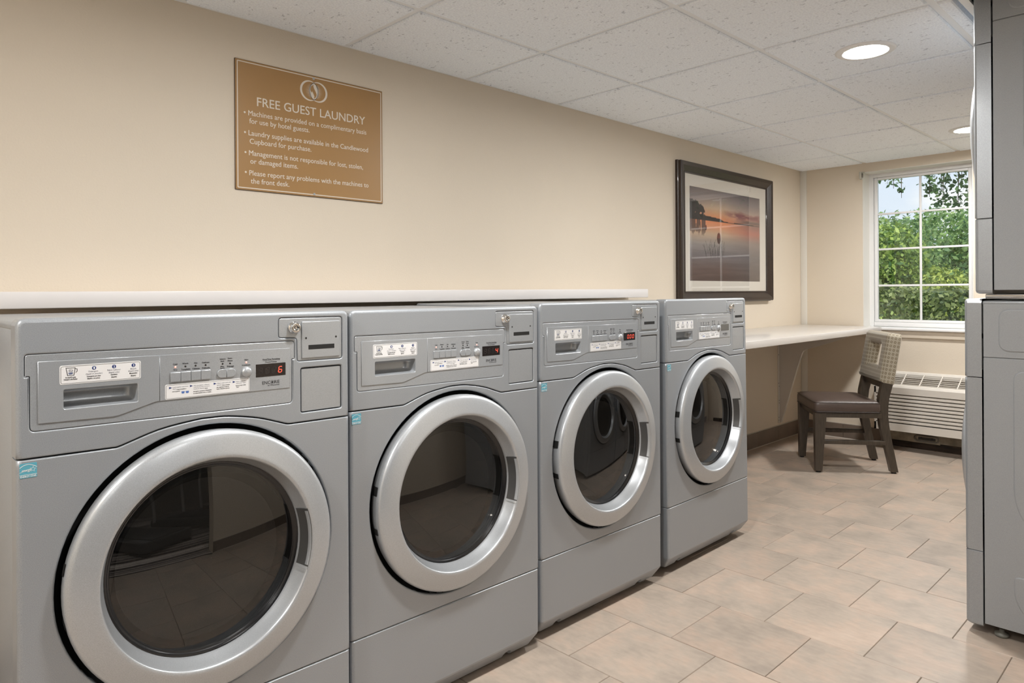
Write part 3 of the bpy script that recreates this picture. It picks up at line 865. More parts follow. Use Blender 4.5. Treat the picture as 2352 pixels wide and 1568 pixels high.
def build_controls(root):
    d = MB().plate(DRAWER, [POCKET], -.0012, .001, .0008, 2, .0015).build('detergent_drawer', M['silver_gloss'], root)
    # finger pocket
    pf = [(0, .9803), (.020, .9795), (.032, .9740), (.030, .9690), (.034, .9560), (.026, .9475), (.010, .9450), (0, .9440)]
    L = []
    for x, k in ((.0740, 1), (.182, 1), (.190, .93), (.196, .72), (.2000, .45), (.2025, .03)):
        L.append([(x, y * k, z) for y, z in pf])
    MB().loft(L, (True, False), False, True).build('finger_pocket', M['silver_gloss'], d)
    st = MB().plate(rr(.0675, .2080, .9900, 1.0262, .004), [], -.0016, -.0012, .0002, 1).build('instruction_label', M['sticker'], d)
    y = -.0018
    k = MB()
    stroke(k, rr(.0696, .2060, .9921, 1.0243, .003), .0005, y, True)
    for l, xl, xr, zb in (('Detergente para lavar', .1125, .1363, 1.0014), ('(l\u00edquido o en polvo)', .1132, .1344, .9972), ('Suavizante', .1535, .1652, 1.0014),
                          ('(l\u00edquido)', .1544, .1638, .9966), ('Blanqueador', .1869, .2013, 1.0010), ('(l\u00edquido)', .1894, .1987, .9962),
                          ('Use Only HE Laundry', .0766, .0942, 1.0019), ('Detergent in this Machine', .0743, .0965, .9983)):
        put_text(k, l, xl, xr, zb, .0038, y, bold=.00012)
    cup = [(.0779, 1.0212), (.0805, 1.0068), (.0908, 1.0068), (.0930, 1.0210)]
    stroke(k, [cup[0], cup[1], cup[2], cup[3]], .0013, y, True)
    stroke(k, [(.0930, 1.0192), (.0962, 1.0189), (.0962, 1.0140), (.0937, 1.0118)], .0010, y)
    k.build('lettering', M['ink_black'], d)['kind'] = 'stuff'
    k = MB()
    for l, xl, xr, zb in (('Detergent', .1154, .1317, 1.0106), ('(liquid or powder)', .1107, .1389, 1.0059), ('Fabric Softener', .1475, .1713, 1.0103),
                          ('(liquid only)', .1500, .1688, 1.0056), ('Bleach', .1888, .1994, 1.0097), ('(liquid only)', .1848, .2035, 1.0055)):
        put_text(k, l, xl, xr, zb, .0042, y)
    put_text(k, 'he', .0832, .0885, 1.0140, .0052, y, shear=.25)
    stroke(k, [(.0857 + .0036 * math.cos(a), 1.0158 + .0025 * math.sin(a)) for a in np.linspace(0, 2 * PI, 16)[:-1]], .0004, y, True)
    k.build('lettering', M['ink_grey'], d)['kind'] = 'stuff'
    for x in (.1247, .1594, .1943): MB().poly(circ(x, 1.0181, .0036, 20), y).build('number_disc', M['ink_blue'], d)
    MB().poly([(.0818, 1.0122), (.0828, 1.0088), (.0886, 1.0088), (.0894, 1.0122)], y).build('fill_mark', M['ink_blue'], d)
    k = MB()
    for t, x in (('1', .1247), ('2', .1594), ('3', .1943)): put_text(k, t, x - .0010, x + .0010, 1.0159, .0062, y - .0002, bold=.0003)
    put_text(k, 'HE 1/2 cup', .0828, .0886, 1.0095, .0026, y - .0002)
    k.build('lettering', M['ink_white'], d)['kind'] = 'stuff'

    c = MB().plate(CONTROL, [], -.0008, .001, .0007, 2).build('control_panel', M['silver_gloss'], root)
    bm_ = None
    for i in range(4):
        x0 = .2642 + .0206 * i
        b = MB().plate(rr(x0, x0 + .0200, .9767, .9970, .0012, 2), [], -.0036, -.0008, .0010, 2).build('button', M['silver_gloss'], c)
    px, pz, pr = (.3598, .4009), (.9768, .9956), .0094
    left = [(.3799, pz[0]), (.3799, pz[1])] + [(px[0] + pr + pr * math.cos(a), .9862 + pr * math.sin(a)) for a in np.linspace(PI / 2, 1.5 * PI, 10)]
    MB().plate(left, [], -.0036, -.0008, .0010, 2).build('button', M['silver_gloss'], c)
    right = [(.3804, pz[1]), (.3804, pz[0])] + [(px[1] - pr + pr * math.cos(a), .9862 + pr * math.sin(a)) for a in np.linspace(-PI / 2, PI / 2, 10)]
    MB().plate(right, [], -.0036, -.0008, .0010, 2).build('button', M['silver_gloss'], c)
    MB().lathe([(.0118, .0008), (.0115, .0035), (.0105, .0055), (.0085, .0074), (.0055, .0087), (.0003, .0092)], (.4252, 0, .9852), 'y', 32).build('start_button', M['silver_light'], c)
    y = -.0010
    k = MB()
    for l, xl, xr, zb, s in (('Cold', .2696, .2780, 1.0121, .0048), ('Frio', .2707, .2780, 1.0004, .0045), ('Warm', .2881, .2999, 1.0125, .0045), ('Templado', .2855, .3042, 1.0001, .0045),
                          ('Hot', .3124, .3187, 1.0119, .0048), ('Caliente', .3082, .3235, 1.0000, .0045), ('Delicate', .3287, .3438, 1.0115, .0045), ('Delicado', .3286, .3450, .9999, .0045),
                          ('Heavy', .3664, .3786, 1.0163, .0045), ('Soil', .3677, .3750, 1.0115, .0045), ('Muy', .3676, .3752, .9999, .0045), ('Sucio', .3670, .3768, .9963, .0040),
                          ('Extra', .3837, .3931, 1.0168, .0045), ('Rinse', .3835, .3938, 1.0116, .0045), ('Enjuage', .3819, .3969, .9994, .0045), ('Start', .4207, .4295, 1.0110, .0045), ('Comienzo', .4149, .4339, .9993, .0042),
                          ('Price/Time Remaining', .4628, .5041, 1.0083, .0046), ('Precio/Tiempo', .4695, .4966, 1.0022, .0040)):
        put_text(k, l, xl, xr, zb, s, y, bold=.00022)
    stroke(k, [(.4628, 1.0072), (.5033, 1.0066)], .0005, y)
    put_text(k, 'ENC', .4616, .4805, .9531, .0105, y, bold=.0001)
    put_text(k, 'RE', .4902, .5027, .9531, .0105, y, bold=.0001)
    stroke(k, [(.4853 + .0036 * math.cos(a), .9566 + .0040 * math.sin(a)) for a in np.linspace(0, 2 * PI, 20)[:-1]], .0008, y, True)
    k.poly(circ(.4853, .9566, .0022, 14), y)
    put_text(k, 'by Wascomat', .4743, .5027, .9487, .0042, y, bold=.0001)
    k.build('lettering', M['ink_black'], c)['kind'] = 'stuff'
    MB().plate(rr(.2538, .4317, .9413, .9724, .0035), [], -.0013, -.0008, .0002, 1).build('instruction_label', M['sticker'], c)
    y = -.0015
    k = MB()
    stroke(k, rr(.2556, .4299, .9430, .9706, .003), .0004, y, True)
    for l, xl, xr, zb in (('Cargue la lavadora y', .2762, .2958, .9600), ('cierre la puerta.', .2677, .2832, .9560), ('Vierta', .3336, .3396, .9566), ('detergente, suavizante y blanqueador', .3098, .3484, .9521),
                          ('en compartimentos como se muestra.', .3098, .3473, .9482), ('Pulse el bot\u00f3n', .3708, .3873, .9598), ('para seleccionar el ciclo de', .3591, .3854, .9559), ('lavado. Seleccione opciones.', .3591, .3870, .9522),
                          ('Inserte el pago y pulse', .4008, .4232, .9559), ('"Inicio"', .4016, .4084, .9522)):
        put_text(k, l, xl, xr, zb, .0031, y, bold=.00008)
    k.build('lettering', M['ink_black'], c)['kind'] = 'stuff'
    k = MB()
    for l, xl, xr, zb in (('Load washer and close', .2687, .2999, .9646), ('door.', .2687, .2755, .9612), ('Add detergent, softener,', .3107, .3442, .9644), ('and bleach into compart-', .3107, .3448, .9609),
                          ('ments as shown.', .3107, .3330, .9574), ('Select wash cycle and', .3601, .3895, .9647), ('options.', .3591, .3700, .9607), ('Insert payment', .4016, .4228, .9647), ('and press "Start"', .4016, .4242, .9608)):
        put_text(k, l, xl, xr, zb, .0033, y)
    k.build('lettering', M['ink_grey'], c)['kind'] = 'stuff'
    for x, z in ((.2615, .9651), (.3032, .9653), (.3526, .9654), (.3940, .9653)):
        MB().poly([(x, z - .0023), (x + .0060, z), (x, z + .0023)], y).build('arrow_mark', M['ink_blue'], c)
    for x in (.2857, .2943): MB().poly([(x + .0010, .9511), (x + .0058, .9511), (x + .0069, .9557), (x, .9557)], y).build('cup_mark', M['ink_lightblue'], c)
    return c

SEG = dict(a=((0, 1), (1, 1)), b=((1, .5), (1, 1)), c=((1, 0), (1, .5)), d=((0, 0), (1, 0)), e=((0, 0), (0, .5)), f=((0, .5), (0, 1)), g=((0, .5), (1, .5)))
DIG = {'6': 'acdefg', '4': 'bcfg', '0': 'abcdef', '8': 'abcdefg', ' ': ''}
def digits(c, chars, dot, off=False):
    scr = MB().plate(rr(.4467, .5178, .9705, .9998, .0006, 1), [], -.0012, -.0008, .0002, 1).build('display', M['display_off_glare' if off else 'display'], c)
    if off: return
    def draw(mb, i, segs, y):
        x0 = .4532 + .0155 * i
        for s_ in segs:
            a, b = SEG[s_]
            A, B = [(x0 + q[0] * .0078 + .0022 * q[1], .9780 + q[1] * .0132) for q in (a, b)]
            dx, dz = B[0] - A[0], B[1] - A[1]
            A = (A[0] + dx * .10, A[1] + dz * .10); B = (B[0] - dx * .10, B[1] - dz * .10)
            stroke(mb, [A, B], .0019, y)
    mb = MB()
    for i in range(4): draw(mb, i, 'abcdefg', -.00125)
    mb.build('unlit_digits', M['seg_off'], c)['kind'] = 'stuff'
    for i, ch in enumerate(chars):
        if ch != ' ':
            mb = MB(); draw(mb, i, DIG[ch], -.00135)
            if dot == i: mb.poly(circ(.4532 + .0155 * i + .0112, .9782, .0011, 10), -.00135)
            mb.build('digit', M['seg_on'], c)

LEDS = [(.2744, 1.0077), (.2945, 1.0078), (.3152, 1.0078), (.3360, 1.0075), (.3723, 1.0073), (.3886, 1.0071), (.4250, 1.0064)]
def led_row(c, lit):
    for i, (x, z) in enumerate(LEDS):
        MB().lathe([(.0021, .0008), (.0019, .0013), (.0003, .0016)], (x, 0, z), 'y', 12).build('indicator_light', M['led_on' if i in lit else 'led_off'], c)

# shared lower panels
b = MB().loft([plan(.2695, .003, .003, .009), plan(.2668, 0, 0), plan(.066, 0, 0), plan(.060, .0025, .0012), plan(.0215, .029, .0145), plan(.0185, .033, .017)], (True, True))
kick = b.mesh('lower_panel', M['silver'])
cut = []
for x in (.101, .565):
    q = MB().lathe([(.0003, -.0475), (.0165, -.0475), (.0185, -.02), (.021, .06), (.0003, .06)], (x, 0, .022), 'y', 20)
    cut.append(q.mesh('cutter', M['silver']))
kick = boolean_cut(kick, cut)
kick.name = 'lower_panel'
kick_plain = MB().loft([plan(.2695, .003, .003, .009), plan(.2668, 0, 0), plan(.030, 0, 0), plan(.0225, .0025, .0015), plan(.0185, .009, .006)], (True, True)).mesh('lower_panel', M['silver'])

def blue_label(root):
    x, z = ES_X, ES_Z
    s_ = MB().plate(rr(x, x + .0268, z, z + .0272, .002, 3), [], -.0004, 0, .0001, 1).build('blue_label', M['teal'], root)
    k = MB(); y = -.0007
    stroke(k, [(x, z + .0062), (x + .0268, z + .0062)], .0007, y)
    stroke(k, [(x + .0002 + .0264 * t, z + .0170 + .0078 * math.sin(PI * (.08 + .84 * t) ** .9)) for t in np.linspace(0, 1, 16)], .0009, y)
    put_text(k, 'ENERGY STAR', x + .0012, x + .0256, z + .0014, .0050, y, bold=.0002)
    put_text(k, 'energy', x + .0030, x + .0170, z + .0118, .0072, y, zb2=z + .0128, shear=.3, bold=.0002)
    stroke(k, [(x, z + .0110), (x + .0035, z + .0116)], .0006, y)
    st = []
    for i in range(10):
        a = PI / 2 + i * PI / 5 - .12; r = .0052 if i % 2 == 0 else .0021
        st.append((x + .0205 + r * math.cos(a) * .95, z + .0155 + r * math.sin(a)))
    stroke(k, st, .0007, y, True)
    k.build('lettering', M['ink_white'], s_)['kind'] = 'stuff'

def build_washer(loc, rot, label):
    r = thing('washing_machine', label, 'washing machine', loc, rot, 'silver front-load washers in a row along the wall')
    MB().bbox(.002, MW - .002, .0535, MD, .03, 1.100, .006, 2).build('cabinet', M['silver'], r)
    MB().bbox(.001, MW - .001, .0515, MD, 1.094, 1.1105, .005, 2).build('lid', M['silver'], r)
    build_front(r)
    build_controls(r)
    link('lower_panel', kick, r)
    for x in (.101, .565):
        MB().lathe([(.0045, -.0473), (.0038, -.042), (.0003, -.0415)], (x - .003, 0, .029), 'y', 10).build('panel_screw', M['foot_grey'], r)
    build_door(r)
    blue_label(r)
    ft = MB().lathe([(.0003, .0), (.019, .0), (.021, .004), (.021, .010), (.008, .014), (.008, .034), (.0003, .034)], (0, 0, 0), 'z', 16).mesh('leveling_foot', M['foot_grey'])
    for x in (.06, .626):
        for y in (.10, .62): link('leveling_foot', ft, r, (x, y, .0045))
    return r
GW = 'silver front-load washers in a row along the wall'
specs = [(.2277, -.8955, -.0020, -.0006, -.0040, 'silver front-load washer nearest the camera, red 6 on its display', '   6', -1, (0, 6)),
         (.9315, -.8705, -.0096, -.0020, -.0053, 'second silver front-load washer from the camera, red 4 on its display', '   4', -1, (0, 6)),
         (1.6502, -.8567, -.0077, -.0006, .0028, 'third silver front-load washer from the camera, display showing 0.00', ' 000', 1, ()),
         (2.4044, -.8532, .0129, .0087, .0065, 'silver front-load washer farthest from the camera, blank display, beside the white counter', None, 0, ())]
w0 = build_washer((0, 0, 0), (0, 0, 0), '')
for i, (x, y, th, le, z0, lab, ch, dot, lit) in enumerate(specs):
    r = w0 if i == 0 else copy_tree(w0)
    r.location = (x, y, z0); r.rotation_euler = (-le, 0, th); r['label'] = lab
    specs[i] = (r,) + specs[i]
for r, x, y, th, le, z0, lab, ch, dot, lit in specs:
    for cdr in r.children:
        nm = cdr.name.split('.')[0]
        if nm == 'control_panel':
            digits(cdr, ch or '', dot, ch is None); led_row(cdr, lit)
        if nm == 'leveling_foot': cdr.location.z = -z0 + .0005 + (le * (cdr.location.y) if True else 0)

# ------------------------------------------------------------------ stacked dryers
SIDE_M = Matrix(((0, -1, 0, MW - .0020), (1, 0, 0, 0), (0, 0, 1, 0), (0, 0, 0, 1)))   # xz plate -> the right hand side
def side_plate(outer, t, bev, parent, name):
    mb = MB(); mb.plate(outer, [], -t, .0, bev, 3)
    mb.v = [tuple(SIDE_M @ Vector(p)) for p in mb.v]
    return mb.build(name, M['silver_body'], parent)
def build_dryer(loc, label, upper):
    r = thing('clothes_dryer', label, 'clothes dryer', loc, (0, 0, PI), 'silver dryers stacked two high')
    cb = MB().bbox(.003, MW - .004, .0535, MD, .03, 1.100, .006, 2).build('cabinet', M['silver_body'], r)
    side_plate(rr(.0545, MD - .004, .031, .9200, .001, 1), .0018, .0012, r, 'side_panel')
    side_plate(rr(.0545, MD - .004, .9230, 1.100, .001, 1), .0018, .0012, r, 'side_panel')
    for o in (rr(.097, .60, .943, 1.083, .034, 6), fillet([(.136, .43), (.21, .33), (.60, .33), (.60, .883), (.136, .883)], [.07, .07, .03, .03, .035], 6),
              fillet([(.136, .12), (.20, .055), (.60, .055), (.60, .213), (.136, .213)], [.05, .05, .03, .03, .016], 6)):
        side_plate(o, .0052, .0045, r, 'pressed_panel')
    MB().bbox(.001, MW - .001, .0515, MD, 1.096, 1.1105, .005, 2).build('lid', M['silver'], r)
    build_front(r, False)
    link('lower_panel', kick_plain, r)
    build_door(r)
    MB().plate(CONTROL, [], -.0008, .001, .0007, 2).build('control_panel', M['silver_gloss'], r)
    if upper:
        MB().bbox(.012, MW - .006, .028, .66, .0015, .0180, .004).build('stacking_rail', M['chrome'], r)
    else:
        ft = MB().lathe([(.0003, .0), (.019, .0), (.021, .004), (.021, .010), (.008, .014), (.008, .024), (.0003, .024)], (0, 0, 0), 'z', 16).mesh('leveling_foot', M['foot_grey'])
        for x in (.06, .652):
            for y in (.095, .62): link('leveling_foot', ft, r, (x, y, -.008))
    return r
dl = build_dryer((2.745 + MW, -1.806, .008), 'lower silver dryer at the right edge, its side facing the camera', False)
du = build_dryer((2.745 + MW, -1.837, 1.1235), 'upper silver dryer stacked at the right edge, rising to the ceiling', True)
for src, z, lab in ((dl, .008, 'lower silver dryer of the far stack, seen only in the door glass'), (du, 1.1235, 'upper silver dryer of the far stack, hidden behind the near stack')):
    q = copy_tree(src); q.location = (2.745 + 2 * MW + .02, src.location.y, z); q['label'] = lab

# ------------------------------------------------------------------ white ledge behind the washers
lg = MB().bbox(-2.08, 2.08, -.075, .0745, -.0235, .0235, .0025).build('wall_ledge', M['ledge'])
lg.location = (1.20, -.0752, 1.1435); lg.rotation_euler = (0, -.0016, 0)
tag(lg, 'long white laminate ledge on the wall behind the washers', 'ledge')

# ------------------------------------------------------------------ folding counter and its bracket
ct = thing('counter', 'white laminate counter on the wall beside the farthest washer', 'counter', (0, 0, 0))
CTZ, CTF = .8815, -.622
MB().bbox(3.30, XE - .036, CTF, -.0005, CTZ - .041, CTZ, .0022).build('worktop', M['white_laminate'], ct)
for bx in (3.62, 5.249):
    pts = [(-.0012, .840), (-.0012, .131)] + catmull([(-.013, .133), (-.06, .288), (-.1446, .574), (-.170, .652), (-.185, .690), (-.215, .712), (-.35, .757), (-.531, .826), (-.545, .840)], 3)
    L = [[(x, y, z) for y, z in pts] for x in (bx - .012, bx + .012)]
    br = MB().loft(L, (False, False))
    tri = tessellate_polygon([[Vector((y, z, 0)) for y, z in pts]])
    for l in L: br.add(l, [tuple(t) for t in tri])
    b = br.build('bracket', M['white_laminate'], ct)
    MB().bbox(bx - .036, bx - .0125, -.005, -.0006, .131, .838, .001).build('wall_flange', M['white_trim'], b)
    for z in (.152, .176, .285, .307, .415, .44, .66):
        MB().lathe([(.0042, .0), (.0040, .0008), (.0004, .0008)], (bx - .026 + (.004 if int(z * 1000) % 2 else -.003), -.0050, z), 'y', 10).build('screw', M['plate_handle'], b)

# ------------------------------------------------------------------ sign
SGX0, SGX1, SGZ0, SGZ1, SGY = .9990, 1.6065, 1.5262, 1.9862, -.0066
sg = thing('wall_sign', 'brown FREE GUEST LAUNDRY sign on the cream wall above the washers', 'sign', (0, 0, 0))
MB().plate(rr(SGX0, SGX1, SGZ0, SGZ1, .001, 1), [], SGY, -.0005, .0012, 2).build('sign_panel', M['sign'], sg)
MB().plate(rr(SGX0 - .0016, SGX1 + .0016, SGZ0 - .0016, SGZ1 + .0016, .001, 1), [], SGY + .0014, -.0004, .0006, 1).build('sign_edge', M['sign_edge'], sg)
y = SGY - .0003
k = MB(); stroke(k, rr(SGX0 + .0068, SGX1 - .0068, SGZ0 + .0068, SGZ1 - .0068, .0005, 1), .0034, y, True); k.build('border_line', M['sign_ink'], sg)
def sign_line(words, xl, xr, zl, zr, size, bold=.0006):
    k = MB(); put_text(k, words, xl, xr, zl, size, y, zb2=zr, res=3, bold=bold); k.build('lettering', M['sign_ink'], sg)
sign_line('FREE GUEST LAUNDRY', 1.0764, 1.5244, 1.8306, 1.8360, .0455)
for words, xl, xr, zl, zr in (('Machines are provided on a complimentary basis', 1.0444, 1.5302, 1.7920, 1.7975), ('for use by hotel guests.', 1.0478, 1.2806, 1.7645, 1.7672),
                              ('Laundry supplies are available in the Candlewood', 1.0447, 1.5377, 1.7212, 1.7270), ('Cupboard for purchase.', 1.0488, 1.2875, 1.6920, 1.6952),
                              ('Management is not responsible for lost, stolen,', 1.0460, 1.5138, 1.6500, 1.6548), ('or damaged items.', 1.0506, 1.2329, 1.6212, 1.6238),
                              ('Please report any problems with the machines to', 1.0467, 1.5390, 1.5788, 1.5845), ('the front desk.', 1.0520, 1.1978, 1.5506, 1.5528)):
    sign_line(words, xl, xr, zl, zr, .0262, .0004)
for x, z in ((1.0314, 1.8008), (1.0321, 1.7302), (1.0335, 1.6594), (1.0341, 1.5889)):
    k = MB(); k.poly(circ(x, z, .0036, 16), y); k.build('bullet', M['sign_ink'], sg)
# emblem: two interlocking rings, rays and a curved flame
ex, ez = 1.3000, 1.9266
def crescent(ox, oi):
    k = MB(); n = 56
    o = circ(ex + ox, ez, .0386, n); i = circ(ex + oi, ez, .0343, n)
    k.add([(a, y, b) for a, b in o] + [(a, y, b) for a, b in i], [(q, (q + 1) % n, n + (q + 1) % n, n + q) for q in range(n)])
    return k
crescent(-.0183, -.0145).build('emblem_ring', M['sign_ink'], sg)
crescent(.0183, .0145).build('emblem_ring', M['sign_ink'], sg)
k = MB()
lens_pts = []
a0 = math.acos(.0183 / .0386)
lens_pts += [(ex - .0183 + .0386 * math.cos(a), ez + .0386 * math.sin(a)) for a in np.linspace(-a0, a0, 16)]
lens_pts += [(ex + .0183 + .0386 * math.cos(a), ez + .0386 * math.sin(a)) for a in np.linspace(PI - a0, PI + a0, 16)][1:-1]
k.poly(lens_pts, y)
for i in range(40):
    a = 2 * PI * i / 40
    if abs(math.sin(a)) > .86: continue
    ca, sa = math.cos(a), math.sin(a)
    r1 = .0370 - .006 * abs(sa) * .6
    p = Vector((ex + .015 * ca, ez + .024 * sa)); q = Vector((ex + r1 * ca, ez + (r1 - .002) * sa)); nn = Vector((-sa, ca)) * .0010
    k.poly([tuple(p + nn), tuple(p - nn), tuple(q)], y)
k.build('emblem_rays', M['sign_ink'], sg)
k = MB()
k.poly([(ex + a, ez + b) for a, b in [(-.0018, .0260), (-.0101, .0181), (-.0143, .0097), (-.0149, .0029), (-.0118, -.0031), (-.0087, -.0059), (-.0077, .0005), (-.0051, -.0042), (-.0010, -.0115),
                                       (.0016, -.0186), (-.0003, -.0281), (.0062, -.0225), (.0105, -.0131), (.0105, -.0074), (.0064, .0014), (.0002, .0116), (-.0023, .0188)]], y - .0003)
k.build('emblem_flame', M['sign'], sg)
for z in (1.9752, 1.5350):
    MB().lathe([(.0048, .0066), (.0044, .0082), (.0022, .0086), (.0020, .0078), (.0003, .0078)], (1.2992, 0, z), 'y', 16).build('sign_screw', M['steel'], sg)

# ------------------------------------------------------------------ framed picture
px0, px1, pz0, pz1 = 3.797, 5.066, 1.0815, 1.9895
pf = thing('framed_picture', 'dark wood framed sunset lake photograph on the wall above the counter', 'picture', (0, 0, 0))
prof = [(0, .0004), (.0, .016), (.004, .020), (.004, .038), (.010, .045), (.030, .042), (.052, .030), (.064, .023), (.066, .026), (.072, .026), (.0745, .020), (.0745, .010)]   # inward, towards the room
corners = [(px0, pz0, 1, 1), (px1, pz0, -1, 1), (px1, pz1, -1, -1), (px0, pz1, 1, -1)]
def ring_at(cn, i0, i1):
    return [[(x + sx * d, -h, z + sz * d) for d, h in prof] for x, z, sx, sz in (corners[i0], corners[i1])]
for a, b_ in ((0, 1), (1, 2), (2, 3), (3, 0)):
    MB().loft(ring_at(corners, a, b_), (False, False), False, False).build('frame_rail', M['frame'], pf)
MB().box(px0 + .002, px1 - .002, -.0100, -.0006, pz0 + .002, pz1 - .002).build('frame_back', M['frame_edge'], pf)
ix0, ix1, iz0, iz1 = px0 + .0740, px1 - .0740, pz0 + .0740, pz1 - .0740
qx0, qx1, qz0, qz1 = 3.937, 4.899, 1.2245, 1.8375
mb = MB().plate([(ix0, iz0), (ix1, iz0), (ix1, iz1), (ix0, iz1)], [[(qx0, qz0), (qx1, qz0), (qx1, qz1), (qx0, qz1)]], -.0172, -.012, .0006, 1, .0020)
mb.build('mat_board', M['mat_board'], pf)
MB().box(ix0, ix1, -.0196, -.0186, iz0, iz1).build('picture_glass', M['picture_glass'], pf)
NX, NZ = 250, 160
U, V = np.meshgrid(np.linspace(0, 1, NX), np.linspace(0, 1, NZ))
lin = lambda c: np.where(np.array(c) / 255 <= .04045, np.array(c) / 255 / 12.92, ((np.array(c) / 255 + .055) / 1.055) ** 2.4)
def grad(x, stops):
    xs_ = [s_[0] for s_ in stops]; cs_ = np.array([s_[1] for s_ in stops], float)
    return np.stack([np.interp(x, xs_, cs_[:, q]) for q in range(3)], -1)
rg = np.random.RandomState(3)
def smooth_noise(fx, fz, seed):
    r_ = np.random.RandomState(seed); n_ = r_.rand(fz + 2, fx + 2)
    X, Z = U * fx, V * fz; xi, zi = X.astype(int), Z.astype(int); a, b_ = X - xi, Z - zi
    a = a * a * (3 - 2 * a); b_ = b_ * b_ * (3 - 2 * b_)
    return (n_[zi, xi] * (1 - a) + n_[zi, xi + 1] * a) * (1 - b_) + (n_[zi + 1, xi] * (1 - a) + n_[zi + 1, xi + 1] * a) * b_
fbm = lambda fx, fz, s0: sum(smooth_noise(fx * 2 ** q, fz * 2 ** q, s0 + q) / 2 ** (q + 1) for q in range(4))
HZ = .66
glow = np.exp(-((U - .36) / .28) ** 2)[..., None]
sky_a = grad(V, [(.64, (222, 120, 70)), (.72, (214, 150, 105)), (.80, (196, 168, 140)), (.90, (150, 135, 128)), (1.0, (104, 92, 94))])
sky_b = grad(V, [(.64, (150, 105, 95)), (.72, (190, 140, 118)), (.80, (165, 145, 135)), (.90, (125, 115, 116)), (1.0, (92, 84, 90))])
img = sky_a * glow + sky_b * (1 - glow)
cl = np.clip((fbm(5, 16, 11) - .48) * 6, 0, 1) * np.clip((U - .42) / .22, 0, 1) * np.exp(-((V - .755) / .055) ** 2)
img = img * (1 - cl[..., None]) + np.array((122, 72, 74)) * cl[..., None]
bank = np.clip((U - .60) / .25, 0, 1) * np.exp(-((V - .69) / .022) ** 2) * .85
img = img * (1 - bank[..., None]) + np.array((88, 76, 72)) * bank[..., None]
wat = grad(V, [(0, (88, 68, 62)), (.12, (100, 80, 74)), (.28, (116, 108, 110)), (.40, (150, 142, 138)), (.52, (196, 168, 142)), (.60, (216, 150, 112)), (.66, (226, 140, 92))])
wat_r = grad(V, [(0, (84, 70, 66)), (.28, (104, 98, 100)), (.45, (140, 124, 118)), (.56, (176, 110, 96)), (.66, (140, 104, 96))])
t_ = np.clip((U - .45) / .45, 0, 1)[..., None]
wat = wat * (1 - t_) + wat_r * t_
rip = (fbm(4, 46, 31) - .5) * np.interp(V, [0, .35, .66], [30, 20, 6])
wat = wat + rip[..., None]
img = np.where((V < HZ)[..., None], wat, img)
# far shore, hill, trees and their reflection
dark = np.array((40, 30, 27))
shore = np.interp(U, [0, .10, .20, .30, .40, .46, .55, .75, 1], [.735, .725, .713, .703, .695, .672, .668, .672, .664]) + (fbm(40, 2, 51) - .5) * .012
img = np.where(((V > HZ - .004) & (V < shore))[..., None], dark, img)
canopy = np.interp(U, [0, .05, .08, .12, .15, .18, .20, .205], [.875, .855, .862, .84, .825, .80, .74, .70]) + (fbm(60, 3, 61) - .5) * .05
holes = fbm(70, 45, 71) > .56
tr = (U < .205) & (V > .69) & (V < canopy) & ~(holes & (V < .74) & (V > .715))
img = np.where(tr[..., None], np.array((44, 33, 30)), img)
tr2 = (U < .205) & (V < HZ) & (V > .46 + .12 * fbm(50, 2, 81)) & (fbm(60, 3, 91) > .38)
al = (np.clip((V - .45) / .12, 0, 1) * .75 * tr2)[..., None]
img = img * (1 - al) + np.array((66, 50, 46)) * al
for bx, bz, rx, rz in ((.210, .580, .012, .030), (.386, .475, .026, .062)):
    e_ = ((U - bx) / rx) ** 2 + ((V - bz) / rz) ** 2 < 1
    img = np.where(e_[..., None], np.where((V > bz)[..., None], np.array((112, 58, 44)), np.array((72, 44, 38))), img)
for q in range(26):
    x0, h_, lean = rg.uniform(.20, .46), rg.uniform(.08, .19), rg.uniform(-.05, .05)
    z0_ = rg.uniform(.24, .30)
    ln_ = np.abs(U - (x0 + lean * np.clip((V - z0_) / h_, 0, 1) ** 2)) < .0024
    m_ = (ln_ & (V > z0_) & (V < z0_ + h_))[..., None]
    img = np.where(m_, img * .72, img)
img = lin(np.clip(img * 1.03, 0, 255))
verts = [(qx0 + u * (qx1 - qx0), -.0140, qz0 + v * (qz1 - qz0)) for u, v in zip(U.ravel(), V.ravel())]
faces = [(j * NX + i, j * NX + i + 1, (j + 1) * NX + i + 1, (j + 1) * NX + i) for j in range(NZ - 1) for i in range(NX - 1)]
me = bpy.data.meshes.new('print'); me.from_pydata(verts, [], faces); me.materials.append(M['print'])
ca = me.color_attributes.new('tint', 'FLOAT_COLOR', 'POINT')
ca.data.foreach_set('color', np.concatenate([img.reshape(-1, 3), np.ones((NX * NZ, 1))], 1).astype(np.float32).ravel())
link('print', me, pf)

# ------------------------------------------------------------------ chair
ch = thing('chair', 'dark wooden chair with brown vinyl seat and cut-out patterned back', 'chair', (4.780, -.674, 0),
           (0, 0, math.atan2(.80, -.60) - PI / 2))
